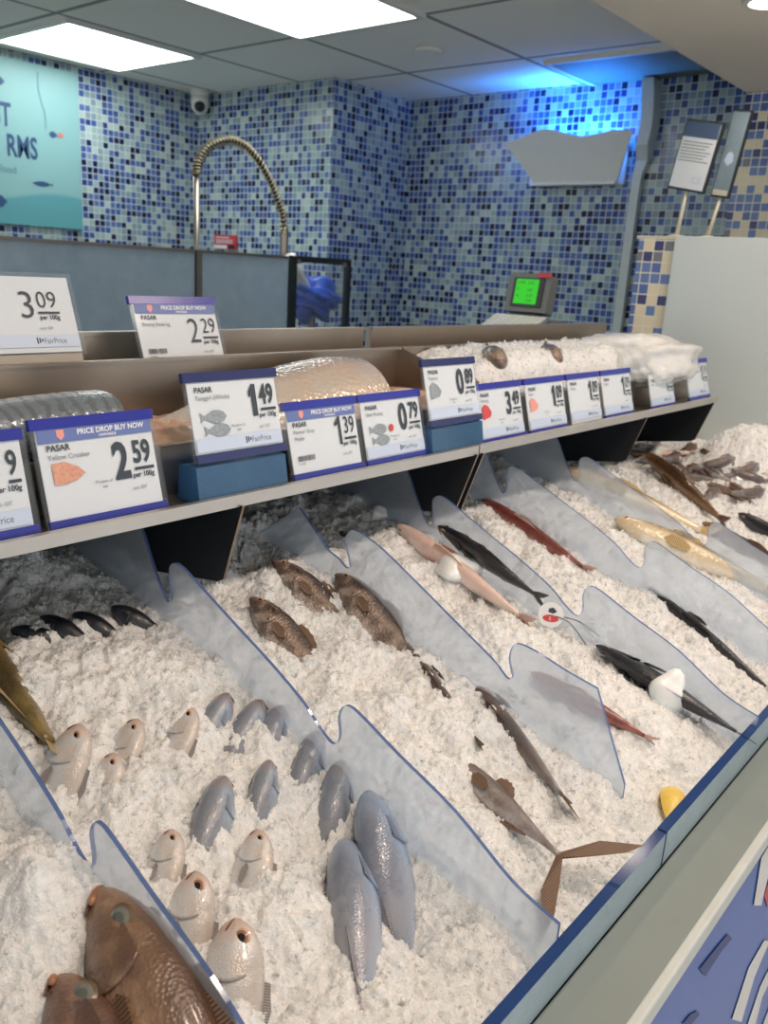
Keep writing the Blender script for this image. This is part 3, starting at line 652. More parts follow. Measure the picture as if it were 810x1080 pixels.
def relief(x, y):
    return (worley(x, y, .0115, .0034, .6, 1)+worley(x+.3, y, .0050, .0022, .9, 2)+worley(x, y+.7, .030, .006, .4, 3)
            + smooth_noise(x, y, .06, 4)*.022+smooth_noise(x, y, .025, 5)*.010-.006)
def np_mesh(name, V, Q, m, tri=None):
    me = bpy.data.meshes.new(name); nq = len(Q); k = Q.shape[1]
    me.vertices.add(len(V)); me.vertices.foreach_set('co', V.astype(np.float32).ravel())
    me.loops.add(nq*k); me.loops.foreach_set('vertex_index', Q.astype(np.int32).ravel())
    me.polygons.add(nq); me.polygons.foreach_set('loop_start', np.arange(0, nq*k, k, dtype=np.int32)); me.polygons.foreach_set('loop_total', np.full(nq, k, dtype=np.int32))
    me.materials.append(m); me.update(calc_edges=True); return me
def chips(pts, sizes, rs):
    """convex broken bits of ice"""
    bm = bmesh.new(); bmesh.ops.create_icosphere(bm, subdivisions=1, radius=1); base = np.array([v.co[:] for v in bm.verts]); tri = np.array([[v.index for v in f.verts] for f in bm.faces]); bm.free()
    n = len(pts); nv = len(base)
    A = rs.normal(size=(n, 3, 3)); Qm, _ = np.linalg.qr(A)
    sc = rs.uniform(.35, 1.35, size=(n, 1, 3)); j = base[None]*(1+rs.uniform(-.34, .2, size=(n, nv, 1)))
    V = np.einsum('nvi,nij->nvj', j*sc*sizes[:, None, None], Qm)+pts[:, None, :]
    return V.reshape(-1, 3), (tri[None]+np.arange(n)[:, None, None]*nv).reshape(-1, 3)
def join_np(name, parts, m, m2=None):
    me = bpy.data.meshes.new(name); V = np.concatenate([p[0] for p in parts]); off = 0; loops = []; tot = []
    for v, f in parts: loops.append((f+off).ravel()); tot.append(np.full(len(f), f.shape[1])); off += len(v)
    loops = np.concatenate(loops); tot = np.concatenate(tot); st = np.concatenate([[0], np.cumsum(tot)[:-1]])
    me.vertices.add(len(V)); me.vertices.foreach_set('co', V.astype(np.float32).ravel()); me.loops.add(len(loops)); me.loops.foreach_set('vertex_index', loops.astype(np.int32))
    me.polygons.add(len(tot)); me.polygons.foreach_set('loop_start', st.astype(np.int32)); me.polygons.foreach_set('loop_total', tot.astype(np.int32))
    me.materials.append(m)
    if m2:
        me.materials.append(m2); n1 = len(parts[0][1]); me.polygons.foreach_set('material_index', np.concatenate([np.zeros(n1, np.int32), np.ones(len(tot)-n1, np.int32)]))
    me.update(calc_edges=True); o = bpy.data.objects.new(name, me); C.objects.link(o); return o
def ice_bed():
    xs = [.06]
    while xs[-1] < 2.675: xs.append(min(2.676, xs[-1]+(.0021 if xs[-1] < 1.0 else .0021+(xs[-1]-1.0)*.0022)))
    xs = np.array(xs); ys = np.arange(.277, 1.147, .0024); X, Y = np.meshgrid(xs, ys, indexing='ij')
    Z = zice(X, Y)+relief(X, Y); nx, ny = X.shape
    V = np.stack([X, Y, Z], -1).reshape(-1, 3); I = np.arange(nx*ny).reshape(nx, ny)
    Q = np.stack([I[:-1, :-1], I[1:, :-1], I[1:, 1:], I[:-1, 1:]], -1).reshape(-1, 4)
    n = 15000; px = .1+2.55*RNG.rand(n)**1.5; py = .285+.855*RNG.rand(n); pz = zice(px, py)+relief(px, py)+RNG.uniform(-.002, .0035, n)
    keep = np.ones(n, bool)
    for dx in (.333, .635, .92, 1.2, 1.48, 1.76): keep &= np.abs(px-dx) > .008
    P_ = np.stack([px, py, pz], -1)[keep]; sz = RNG.uniform(.0013, .0030, len(P_))*(1+1.1*(RNG.rand(len(P_)) > .95))*(1+.5*(P_[:, 0] > 1.2))
    o = join_np('crushed_ice', [(V, Q), chips(P_, sz, RNG)], M['ice'], M['chip'])
    o['label'] = 'bed of wet crushed ice filling the lower display case'; o['category'] = 'ice'; o['kind'] = 'stuff'
ice_bed()
def ice_lump(px, py, s, label, squash=(1, 1, 1), seed=1, lift=.3):
    p = surf(px, py); bm = bmesh.new(); bmesh.ops.create_icosphere(bm, subdivisions=3, radius=1); rs = np.random.RandomState(seed); k = rs.rand(6)*6
    for v in bm.verts:
        c = v.co; c = c*(1+.16*math.sin(c.x*3+k[0])*math.cos(c.y*3+k[1])+.1*math.sin(c.z*5+k[2]+c.x*4)); v.co = Vector((c.x*s*squash[0], c.y*s*squash[1], c.z*s*squash[2]))
    me = bpy.data.meshes.new('ice_lump'); bm.to_mesh(me); bm.free(); me.materials.append(M['ice_block']); me.polygons.foreach_set('use_smooth', [True]*len(me.polygons))
    o = bpy.data.objects.new('ice_lump', me); C.objects.link(o); o.location = p+Vector((0, 0, s*lift)); tag(o, label, 'ice lump', 'big ice lumps')
ice_lump(703, 740, .030, 'big white lump of ice below the large black fish', (.9, .8, 1.3), 3)
ice_lump(694, 478, .026, 'pale oval lump of ice beside the long brown fish under the shelf', (1.5, .9, .8), 4)
ice_lump(398, 545, .018, 'small clear lump of ice under the shelf behind the three brown fish', (1.2, .9, .8), 5)
ice_lump(482, 606, .034, 'rounded heap of ice lying over the middle of the pink fish', (1.35, 1.0, .75), 6)

# ------------------------------------------------------------------ fish
# profile rows: t from snout to tail root, upper height, lower height, half width (all per unit length)
KIND = {
 'bream': dict(p=[(0, .012, .012, .014), (.012, .045, .040, .030), (.04, .085, .066, .050), (.09, .125, .092, .066), (.17, .158, .118, .078), (.3, .178, .137, .082), (.42, .170, .140, .070), (.55, .140, .115, .056), (.68, .09, .075, .038), (.78, .052, .045, .022), (.86, .04, .036, .014)], eye=(.085, .045, .027), tail=(.14, .10, .45), dors=(.24, .72, .055), anal=(.55, .75, .05)),
 'back': dict(p=[(0, .008, .008, .016), (.015, .034, .036, .036), (.05, .066, .064, .062), (.11, .102, .094, .088), (.2, .137, .124, .108), (.32, .158, .15, .120), (.46, .152, .145, .104), (.6, .12, .115, .075), (.74, .08, .075, .045), (.83, .06, .056, .028), (.88, .055, .05, .02)], eye=(.13, .02, .012), tail=(.12, .10, .05), dors=(.45, .76, .02), anal=(.6, .76, .03)),
 'grouper': dict(p=[(0, .010, .014, .018), (.012, .030, .036, .036), (.04, .055, .058, .058), (.09, .088, .082, .080), (.16, .122, .112, .102), (.26, .150, .138, .116), (.38, .160, .150, .116), (.52, .148, .14, .098), (.66, .11, .105, .068), (.78, .075, .07, .04), (.85, .06, .056, .026), (.88, .056, .052, .02)], eye=(.125, .052, .030), tail=(.12, .10, .05), dors=(.30, .76, .055), anal=(.6, .76, .06)),
 'slim': dict(p=[(0, .003, .003, .005), (.02, .022, .02, .018), (.06, .045, .036, .032), (.12, .068, .056, .045), (.2, .088, .078, .054), (.32, .102, .096, .060), (.46, .100, .096, .056), (.6, .082, .078, .044), (.74, .053, .048, .026), (.82, .034, .03, .014), (.87, .026, .024, .009)], eye=(.075, .022, .018), tail=(.13, .10, .55), dors=(.36, .62, .05), anal=(.58, .74, .035)),
 'plump': dict(p=[(0, .006, .006, .012), (.015, .040, .045, .045), (.05, .078, .075, .075), (.11, .112, .105, .098), (.2, .142, .13, .112), (.32, .158, .15, .116), (.46, .152, .145, .102), (.6, .12, .115, .075), (.74, .08, .075, .045), (.83, .06, .056, .028), (.88, .055, .05, .02)], eye=(.16, .070, .024), tail=(.12, .10, .05), dors=(.28, .76, .06), anal=(.6, .76, .06)),
 'long': dict(p=[(0, .003, .003, .006), (.02, .016, .016, .018), (.06, .030, .028, .028), (.14, .044, .042, .038), (.26, .054, .052, .044), (.42, .056, .054, .043), (.58, .048, .046, .036), (.72, .034, .032, .024), (.83, .022, .02, .012), (.88, .018, .017, .008)], eye=(.06, .014, .011), tail=(.12, .075, .5), dors=(.3, .5, .04), anal=(.55, .72, .03)),
 'fork': dict(p=[(0, .003, .003, .006), (.02, .018, .018, .02), (.08, .04, .04, .036), (.18, .058, .058, .048), (.34, .066, .068, .054), (.5, .058, .06, .046), (.66, .038, .04, .030), (.78, .020, .020, .016), (.86, .014, .014, .010), (.9, .013, .013, .009)], eye=(.06, .016, .014), tail=(.24, .31, .93), dors=(.35, .5, .06), anal=(.55, .7, .03)),
 'squid': dict(p=[(0, .004, .004, .006), (.03, .03, .03, .03), (.12, .06, .055, .06), (.26, .08, .075, .08), (.42, .085, .08, .085), (.56, .075, .07, .075), (.62, .05, .05, .05), (.68, .055, .05, .06), (.76, .05, .045, .055), (.86, .03, .03, .03)], eye=(.70, .01, .02), tail=None, dors=None, anal=None),
}
def ease(P_, t):
    ts = [r[0] for r in P_]
    for i in range(len(ts)-1):
        if t <= ts[i+1] or i == len(ts)-2:
            a = (t-ts[i])/(ts[i+1]-ts[i]); q0 = P_[max(i-1, 0)]; q1, q2 = P_[i], P_[i+1]; q3 = P_[min(i+2, len(P_)-1)]
            return [max(.002, .5*(2*q1[c]+(q2[c]-q0[c])*a+(2*q0[c]-5*q1[c]+4*q2[c]-q3[c])*a*a+(3*q1[c]-q0[c]-3*q2[c]+q3[c])*a**3)) for c in (1, 2, 3)]
def fin_solid(poly, th, m):   # poly in x,z ; a thin solid tapering to its rim
    cx_ = sum(p[0] for p in poly)/len(poly); n = len(poly); mb = MB(); c = (cx_, sum(p[1] for p in poly)/n)
    vs = [(p[0], .12*th*math.sin(i*2.4), p[1]) for i, p in enumerate(poly)]+[(c[0], th, c[1]), (c[0], -th, c[1])]
    return mb.add(vs, [[i, (i+1) % n, n] for i in range(n)]+[[(i+1) % n, i, n+1] for i in range(n)], m)
_fish_meshes = {}
def fish_parts(kind, skin, fin, eye='eye_iris', cut=0, bend=0.0, girth=1.0, eyesc=1.0):
    """unit-length fish, snout at the origin, body running to -x, back up (+z)"""
    key = (kind, skin, fin, eye, cut, bend, girth, eyesc)
    if key in _fish_meshes: return _fish_meshes[key]
    K = KIND[kind]; P_ = K['p']; t1 = P_[-1][0]; NR, NS = 40, 24
    bend_y = lambda x: bend*(x*x)
    out = []
    mb = MB(); vs = []
    ts = [t1*(i/(NR-1))**1.35 for i in range(NR)]
    if cut: ts = [cut+(t1-cut)*(i/(NR-1)) for i in range(NR)]
    for i, t in enumerate(ts):
        up, lo, hw = ease(P_, t); up *= girth; lo *= girth; hw *= girth
        for j in range(NS):
            a = 2*PI*j/NS; ca, sa = math.cos(a), math.sin(a)
            y = hw*math.copysign(abs(ca)**.9, ca); z = (up if sa > 0 else lo)*math.copysign(abs(sa)**1.12, sa)
            g = 1.0
            if not cut and t < .085 and kind != 'squid':     # mouth slit
                mz = -.012-.10*t
                if abs(z-mz) < .010*(.4+hw*8): g = 1-.30*math.exp(-((z-mz)/.006)**2)*(1-t/.09)
            gl = .255-.55*abs(z)**1.2 if kind != 'squid' else -1
            if gl > 0 and not cut: g *= 1-(.11 if kind == 'bream' else .06)*math.exp(-((t-gl)/.010)**2)*(1 if abs(ca) > .2 else .3)
            vs.append((-t, y*g+bend_y(t), z*(g if g > .9 else 1)))
    fs = [[i*NS+j, i*NS+(j+1) % NS, (i+1)*NS+(j+1) % NS, (i+1)*NS+j] for i in range(NR-1) for j in range(NS)]
    mb.add(vs, fs+[list(range((NR-1)*NS, NR*NS))], FM[skin])
    mb.add(vs[:NS], [list(range(NS-1, -1, -1))], FM['flesh'] if cut else FM[skin])
    out.append(('body', mb, True))
    F_ = FIN[fin]
    if kind in ('bream', 'grouper', 'slim', 'plump', 'back') and not cut:
        for s_ in (1, -1):           # gill covers: raised curved plates behind the cheeks
            m2 = MB(); vs2 = []; na, nb = 8, 14
            for i in range(na+1):
                for j in range(nb+1):
                    zn = -.80+1.45*j/nb; tr_ = .265-.075*zn*zn; t = .115+(tr_-.115)*i/na; up, lo, hw = ease(P_, t)
                    zz = zn*(up if zn > 0 else lo)*girth*.9; yy = hw*girth*math.sqrt(max(.02, 1-(abs(zn)*.9)**1.9)); lift_ = .010*(i/na)**1.5*(1-abs(zn)**4*.6)
                    vs2.append((-t, s_*(yy*.985+lift_), zz))
            w_ = nb+1; fs2 = [[i*w_+j, (i+1)*w_+j, (i+1)*w_+j+1, i*w_+j+1] for i in range(na) for j in range(nb)]
            k0 = len(vs2); vs2 += [(a+.004, b*.90, c) for a, b, c in vs2[na*w_:(na+1)*w_]]
            fs2 += [[na*w_+j, k0+j, k0+j+1, na*w_+j+1] for j in range(nb)]
            out.append(('gill_cover', m2.add(vs2, fs2, FM[skin]), True))
        m2 = MB(); rr = []
        for i in range(15):
            a = -PI/2+PI*i/14; u_ = abs(math.cos(a)); tt = .004+.058*(1-u_); w_ = ease(P_, tt)[2]*girth*.99; rr.append((-tt+.002, w_*math.sin(a), -.010-.35*tt))
        out.append(('mouth', m2.tube(rr, [.002]+[.0045]*13+[.002], M['mouth_in'], 6), True))
    if K['dors'] and not cut:
        a, b, h = K['dors']; a = max(a, cut+.02); nn = 9; poly = []
        for i in range(nn+1):
            t = a+(b-a)*i/nn; poly.append((-t-.01, ease(P_, t)[0]*girth*.95+h*(math.sin(PI*min(1, .18+i/nn*.85))**.6)*(1-.15*(i % 2))))
        for i in range(nn, -1, -1):
            t = a+(b-a)*i/nn; poly.append((-t, ease(P_, t)[0]*girth*.9))
        out.append(('dorsal_fin', fin_solid(poly, .004, F_), False))
        a, b, h = K['anal']; poly = []
        for i in range(6): t = a+(b-a)*i/5; poly.append((-t-.015, -ease(P_, t)[1]*girth*.95-h*(1-i/7)))
        for i in range(5, -1, -1): t = a+(b-a)*i/5; poly.append((-t, -ease(P_, t)[1]*girth*.9))
        out.append(('anal_fin', fin_solid(poly, .004, F_), False))
    if K['tail']:
        ln_, hh, fk = K['tail']; r0 = P_[-1][1]*girth; x = -t1+.01
        poly = [(x, r0), (x-ln_*.35, hh*.6), (x-ln_, hh), (x-ln_*.88, hh*.72), (x-ln_*(1-fk*.6), hh*.28), (x-ln_*(1-fk), 0), (x-ln_*(1-fk*.6), -hh*.28), (x-ln_*.88, -hh*.72), (x-ln_, -hh), (x-ln_*.35, -hh*.6), (x, -r0)]
        mbt = fin_solid(poly, .006, F_); mbt.v = [(a, b+bend_y(-a), c) for a, b, c in mbt.v]
        n = len(poly); mbt.v[n] = (x-.03, mbt.v[n][1], 0); mbt.v[n+1] = (x-.03, mbt.v[n+1][1], 0)
        out.append(('tail_fin', mbt, False))
        if kind == 'grouper' and not cut:
            m2 = MB(); lip = [(-.004-.05*abs(math.sin(a))**1.0*0, 0, 0) for a in (0,)]; rr = []
            for i in range(13):
                a = -PI/2+PI*i/12; u_ = abs(math.cos(a)); tt = .002+.045*(1-u_); w_ = ease(P_, tt)[2]*girth*1.0; rr.append((-tt+.004, w_*math.sin(a)*1.05, -.004-.12*tt))
            m2.tube(rr, [.005]+[.012]*11+[.005], M['lip'], 8); out.append(('lip', m2, True))
        if not cut:
            for s_ in (1, -1):
                if kind == 'back': continue
                t = .27; up, lo, hw = ease(P_, t); y = hw*girth*.93*s_; m2 = MB()
                pl_ = [(-t, y, -.01), (-t-.03, y+.012*s_, .02), (-t-.10, y+.022*s_, .018), (-t-.15, y+.024*s_, -.01), (-t-.13, y+.018*s_, -.04), (-t-.05, y+.008*s_, -.04)]
                m2.add(pl_+[(a, b+.004*s_, c) for a, b, c in pl_], [list(range(6)), list(range(11, 5, -1))]+[[i, (i+1) % 6, (i+1) % 6+6, i+6] for i in range(6)], F_)
                out.append(('pectoral_fin', m2, False))
    elif kind == 'squid':
        for k in range(6):
            a = (k-2.5)*.02; m2 = MB().tube([(-t1+.05, a*.6, 0), (-t1-.06, a*1.4, -.01), (-t1-.13, a*2.6, .008*(k % 3-1)), (-t1-.2, a*3.2+.01*(k % 2), -.01)], [.014, .012, .008, .003], FM[skin], 8)
            out.append(('tentacle', m2, True))
        for s_ in (1, -1):
            poly = [(-.03, s_*.02, 0), (-.10, s_*.12, .01), (-.2, s_*.15, .0), (-.3, s_*.10, .0), (-.34, s_*.07, 0)]
            m2 = MB().add(poly+[(a, b, c+.008) for a, b, c in poly], [[0, 1, 2, 3, 4], [9, 8, 7, 6, 5]]+[[i, (i+1) % 5, (i+1) % 5+5, i+5] for i in range(5)], FM[skin]); out.append(('side_fin', m2, False))
    if not cut:
        ring, pup = ('eye_grey_rim', 'pupil_grey') if eye == 'eye_grey' else ('eye_white', 'pupil')
        t, z, r = K['eye']; r *= eyesc; up, lo, hw = ease(P_, t)
        for s_ in (1, -1):
            zz = z*girth; hy = hw*girth*math.sqrt(max(.05, 1-(zz/(up*girth+1e-6))**2)) if zz < up*girth else hw*.5
            m2 = MB(); prof = [(1.3, -.22, ring), (1.0, .0, ring), (.88, .06, eye), (.60, .14, eye), (.48, .17, pup), (.25, .20, pup), (.01, .21, pup)]; n = 18
            vs = [(-t+r*q*math.cos(2*PI*j/n), s_*(hy*.93+r*h*.9), zz+r*q*math.sin(2*PI*j/n)) for q, h, _m in prof for j in range(n)]
            for i in range(len(prof)-1): m2.add([], [], M[prof[i+1][2]])
            base = len(m2.v); m2.v += vs[:5*n]
            for i in range(4):
                mi = m2.mat(M[prof[i+1][2]])
                for j in range(n): m2.f.append([base+i*n+j, base+i*n+(j+1) % n, base+(i+1)*n+(j+1) % n, base+(i+1)*n+j]); m2.mi.append(mi)
            out.append(('eye', m2, True))
            m3 = MB().add(vs[4*n:], [[i*n+j, i*n+(j+1) % n, (i+1)*n+(j+1) % n, (i+1)*n+j] for i in range(2) for j in range(n)]+[list(range(2*n, 3*n))], M[pup]); out.append(('pupil', m3, True))
    res = []
    for nm, mb, sm in out:
        o = mb.build(nm, smooth=sm); res.append((nm, o.data)); bpy.data.objects.remove(o)
    _fish_meshes[key] = res; return res
def lay_fish(name, parts, head, tail_dir, L, roll, label, group=None, cat='fish', ref=None):
    """snout at head, body along tail_dir, back turned by roll degrees from upright towards the right-hand side seen from the snout's rear"""
    x = (-Vector(tail_dir)).normalized(); up = Vector((0, -.3, .95)) if ref is None else Vector(ref)
    z = (up-x*up.dot(x)).normalized(); y = z.cross(x)
    a = math.radians(roll); z2 = z*math.cos(a)-y*math.sin(a); y2 = z2.cross(x)
    e = empty(name, (0, 0, 0), label, cat, group)
    e.matrix_world = Matrix(((x.x*L, y2.x*L, z2.x*L, head.x), (x.y*L, y2.y*L, z2.y*L, head.y), (x.z*L, y2.z*L, z2.z*L, head.z), (0, 0, 0, 1)))
    for nm, me in parts:
        o = bpy.data.objects.new(nm, me); C.objects.link(o); o.parent = last if nm == 'pupil' else e; last = o
    return e
def board_fish(name, kind, skin, fin, T, B, X, dz, L, roll, label, group=None, **kw):
    h, b = on_x(T[0], T[1], X)-Vector((0, 0, dz)), on_x(B[0], B[1], X)-Vector((0, 0, dz))
    return lay_fish(name, fish_parts(kind, skin, fin, **kw), h, b-h, L, roll, label, group)
def fish(name, kind, skin, fin, T, B, L, roll, label, group=None, lift=.012, sink=.012, **kw):
    cat = kw.pop('cat', 'fish')
    h = surf(*T); b = surf(*B); h = h+Vector((0, 0, lift)); b = b-Vector((0, 0, sink))
    return lay_fish(name, fish_parts(kind, skin, fin, **kw), h, b-h, L, roll, label, group, cat)
# --- nearest compartment: two brown groupers
G1 = 'brown groupers in the nearest ice'
def gfish(*a, **k): return fish(*a, **k)
fish('grouper', 'grouper', 'grouper', 'brown', (108, 946), (174, 1118), .34, 42, 'brown grouper with a big grey eye, beside the nearest acrylic divider', G1, lift=.008, sink=-.010, eye='eye_grey', bend=.0, girth=.86)
fish('grouper', 'grouper', 'grouper_dark', 'brown', (62, 1016), (100, 1130), .32, 60, 'darker brown grouper cut off at the lower left corner, head in the ice', G1, lift=-.012, sink=.0, eye='eye_grey', girth=.82)
# --- silver fish heads standing in the ice between the first and second dividers
SG = 'small silver fish standing in the ice'
def sf(T, B, w, roll, label, pale=False, kind='bream', **k):
    h = surf(*T); d = (h-EYE).dot(fwd); kind = kind if pale else 'back'; L = w/F_PX*d/(.32 if pale else .275)
    k.setdefault('lift', .010 if pale else .008); k.setdefault('sink', .032 if pale else .040)
    return fish('silver_fish', kind, 'silver_pale' if pale else 'silver', 'silver', T, B, L, roll, label, SG, **k)
sf((240, 737), (214, 766), 40, -28, 'small silver fish nearest the second divider, leftmost of the arc of three blue backs')
sf((275, 744), (246, 782), 42, -30, 'small silver fish, middle of the arc of three blue backs by the second divider')
sf((296, 750), (276, 790), 40, -20, 'small silver fish, rightmost of the arc of three blue backs by the second divider')
sf((335, 777), (312, 830), 42, -22, 'small silver fish just left of the notch in the second divider')
sf((284, 808), (268, 862), 36, -25, 'small silver fish with brown head standing alone in the middle of the silver rows')
sf((360, 808), (344, 880), 46, -15, 'blue silver fish right above the two big slate fish')
sf((236, 825), (208, 905), 48, -25, 'long blue silver fish standing upright left of the middle row')
sf((182, 884), (154, 940), 44, 62, 'silver fish head with a round eye beside the top of the nearest divider', True, eyesc=1.1)
sf((272, 884), (252, 952), 44, 62, 'silver fish head with a brown eye at the right edge of its face, middle row', True)
sf((208, 936), (180, 1000), 58, 66, 'pale fish head with a brown ringed eye beside the nearest divider', True, eyesc=1.3, lift=.018)
sf((250, 990), (228, 1070), 72, 70, 'largest pale fish head with a brown ringed eye at the lower front of the rows', True, eyesc=1.25, lift=.022)
sf((86, 783), (42, 830), 56, 62, 'pale fish head with open mouth touching the first divider', True, lift=.022)
sf((122, 803), (88, 842), 46, 62, 'pale silver fish head just below the fish touching the first divider', True)
sf((146, 767), (108, 802), 46, 58, 'pale silver fish head in the back row left of the faint pink one', True)
sf((202, 754), (166, 792), 44, 58, 'faint pink fish head in the back row nearest the arc of blue backs', True)
S2 = 'slate fish lying at the front'
fish('slate_fish', 'back', 'slate', 'silver', (386, 850), (430, 985), .25, -42, 'big smooth slate blue fish with head up, right one of the pair', S2, lift=.020, sink=.030, girth=.95)
fish('slate_fish', 'back', 'slate', 'silver', (362, 892), (392, 1060), .26, -35, 'big slate blue fish with a dark back edge, left one of the pair', S2, lift=.008, sink=.024, girth=.85)
# --- back of that compartment
DG = 'dark fish snouts under the shelf'
for T, B, lb in (((12, 668), (60, 668), 'dark fish snout at the far left under the shelf'), ((42, 655), (95, 672), 'largest dark fish snout second from left under the shelf'), ((78, 651), (118, 662), 'dark fish snout third from left under the shelf'), ((118, 644), (160, 655), 'dark fish snout under the shelf nearest the second divider')):
    fish('dark_fish', 'back', 'black', 'dark', T, B, .115, 20, lb, DG, lift=.006, sink=.022)
fish('yellow_fish', 'plump', 'olive', 'gold', (-44, 664), (46, 772), .27, -40, 'olive yellow fish half buried along the first divider at the left edge', None, lift=.0, sink=.002, girth=.85)
# --- three brown fish and buried fork tailed fish
BG = 'brown gutted fish in a row'
fish('brown_fish', 'slim', 'brown', 'brown', (288, 604), (368, 652), .21, 62, 'brown gutted fish nearest the shelf, topmost of the three', BG, lift=.020, sink=.024, girth=1.3)
fish('brown_fish', 'slim', 'brown', 'brown', (264, 642), (340, 706), .21, 62, 'brown fish leftmost and lowest of the three by the second divider', BG, lift=.018, sink=.026, girth=1.3)
fish('brown_fish', 'slim', 'brown', 'brown', (354, 619), (446, 702), .23, 60, 'brown fish rightmost of the three, with a raised fin', BG, lift=.022, sink=.024, girth=1.35)
fish('dark_fish', 'slim', 'black', 'dark', (358, 566), (400, 580), .13, 20, 'dark fish snout poking from the ice behind the third divider', DG, lift=.01, sink=.02)
TG = 'fork tailed fish buried in ice'
fish('scad', 'fork', 'grey', 'brown', (470, 774), (572, 906), .235, 62, 'fork tailed fish with wide spread tail lobes at the front guard', TG, lift=-.027, sink=-.022, girth=1.05)
fish('scad', 'long', 'grey', 'brown', (480, 690), (603, 856), .31, -40, 'slender brown fish with its tail buried behind the spread tail', TG, lift=-.018, sink=-.006, girth=1.2)
fish('scad', 'long', 'grey', 'brown', (424, 672), (520, 800), .24, -30, 'grey fish mostly covered by chips between the second and third dividers', TG, lift=-.007, sink=.004)
# --- pink fish, black fish, red fish
fish('pink_fish', 'long', 'pink', 'pink', (418, 561), (558, 660), .35, -30, 'long pale pink fish with a round tag at its tail', None, lift=.014, sink=-.004, girth=1.1)
KG = 'black fish against the dividers'
board_fish('black_fish', 'slim', 'black', 'dark', (462, 552), (572, 630), 1.180, .004, .25, -30, 'slender black fish lying right behind the pink fish', KG, girth=.85)
board_fish('black_fish', 'slim', 'black', 'dark', (630, 668), (752, 742), 1.168, .020, .27, -60, 'large black fish curving along the front of the fourth divider', KG, girth=.95)
RGp = 'red fish strips in ice'
fish('red_fish', 'long', 'red', 'pink', (508, 526), (606, 590), .32, -30, 'thin dark red fish half buried under the first 1.09 sign', RGp, lift=-.001, sink=.004, girth=1.1)
fish('red_fish', 'long', 'red', 'pink', (560, 712), (642, 758), .20, -30, 'reddish pink fish seen blurred through the third divider', RGp, lift=.004, sink=-.004, girth=1.3)
fish('dark_fish', 'long', 'black', 'dark', (678, 618), (768, 690), .34, -35, 'thin dark fish partly covered by ice behind the fourth divider', None, lift=-.002, sink=.004)
# --- golden and long brown fish at the far end
GG = 'golden fish at the far end'
fish('golden_fish', 'long', 'golden', 'gold', (590, 504), (700, 548), .40, 50, 'golden fish next to the shelf, upper one of the golden pair', GG, lift=.028, sink=-.014, girth=1.2)
fish('golden_fish', 'long', 'golden', 'gold', (646, 556), (785, 614), .40, 50, 'golden fish lower one of the pair, above the bluish divider sheet', GG, lift=.020, sink=-.008, girth=1.35)
fish('golden_fish', 'long', 'tan', 'brown', (740, 556), (830, 606), .36, -35, 'dull brown fish right of the lower golden fish', GG, lift=.012, sink=-.006, girth=1.1)
LG = 'long brown fish leaning on the divider'
fish('long_fish', 'long', 'tan', 'brown', (680, 490), (758, 552), .36, -25, 'long brown fish lying over the top of the farthest divider', LG, lift=.030, sink=-.014, girth=1.25)
fish('long_fish', 'long', 'black', 'brown', (778, 546), (850, 590), .38, -25, 'dark long fish cut off by the right edge of view', LG, lift=.012, sink=-.004, girth=1.2)
# --- mottled squid heap at the far end
SQ = 'mottled squid heaped at the far end'
random.seed(5)
sq_lab = ['beside the pale ice lump', 'under the shelf end', 'behind the long brown fish', 'nearest the tall ice mound', 'at the right edge of view', 'in the middle of the heap', 'on top of the heap', 'at the front of the heap', 'between the ice mound and the brown fish', 'at the back of the heap', 'lowest on the right side', 'lying crosswise over its neighbours', 'half hidden by a neighbour']
for i, (a, b) in enumerate((((660, 478), (715, 486)), ((700, 462), (650, 474)), ((716, 484), (690, 510)), ((738, 476), (775, 492)), ((800, 492), (765, 510)), ((742, 500), (780, 512)), ((724, 492), (760, 505)), ((758, 520), (718, 528)), ((775, 488), (735, 500)), ((735, 470), (700, 482)), ((806, 520), (768, 530)), ((770, 500), (812, 516)), ((745, 512), (790, 524)))):
    fish('squid', 'squid', 'grey' if i % 3 else 'grouper_dark', 'brown', a, b, .115+.015*(i % 3), random.uniform(-50, 50), 'mottled grey brown squid '+sq_lab[i], SQ, lift=.004+.006*(i % 3), sink=.004, cat='squid', girth=1.25, bend=.25*(-1)**i)

for i in range(16):
    a = (random.uniform(672, 812), 0); a = (a[0], random.uniform(472, 492)+(a[0]-672)*.22); an = random.uniform(-.3, .9)
    fish('squid', 'squid', ('grey', 'grouper_dark', 'pink', 'grey')[i % 4], 'brown', a, (a[0]+40*math.cos(an), a[1]+30*math.sin(an)), random.uniform(.08, .12), random.uniform(-60, 60), 'small mottled squid half buried among others in the far heap', SQ, lift=.002+.005*(i % 3), sink=.002, cat='squid', girth=1.3, bend=.3*(-1)**i)
# round tag on the pink fish's tail
tp_ = surf(575, 660)+Vector((0, -.008, .022)); nrm = (EYE-tp_).normalized(); tx_ = Vector((0, 0, 1)).cross(nrm).normalized(); ty_ = nrm.cross(tx_)
e = empty('round_tag', tuple(tp_), 'round white tag with a red mark on strings at the tail of the pink fish', 'tag')
MT = Matrix(((tx_.x, ty_.x, nrm.x, tp_.x), (tx_.y, ty_.y, nrm.y, tp_.y), (tx_.z, ty_.z, nrm.z, tp_.z), (0, 0, 0, 1)))
part(MB().lathe([(0, 0), (.0205, 0), (.0205, .0012), (0, .0012)], M['card'], 28), 'disc', MT, e)
mb = MB(); mb.add([(.013*math.cos(i/14*2*PI), -.006+.006*math.sin(i/14*2*PI), .0015) for i in range(14)], [list(range(14))], M['red_ink'])
put_text(mb, 'S', .0, -.009, .008, M['card'], place=lambda a, b: (a-.003, b, .0018))
mb.add([(-.005, .004, .0015), (.003, .002, .0015), (.009, .006, .0015), (.003, .012, .0015), (-.004, .010, .0015)], [[0, 1, 2, 3, 4]], M['ink'])
part(mb, 'lettering', MT, e)
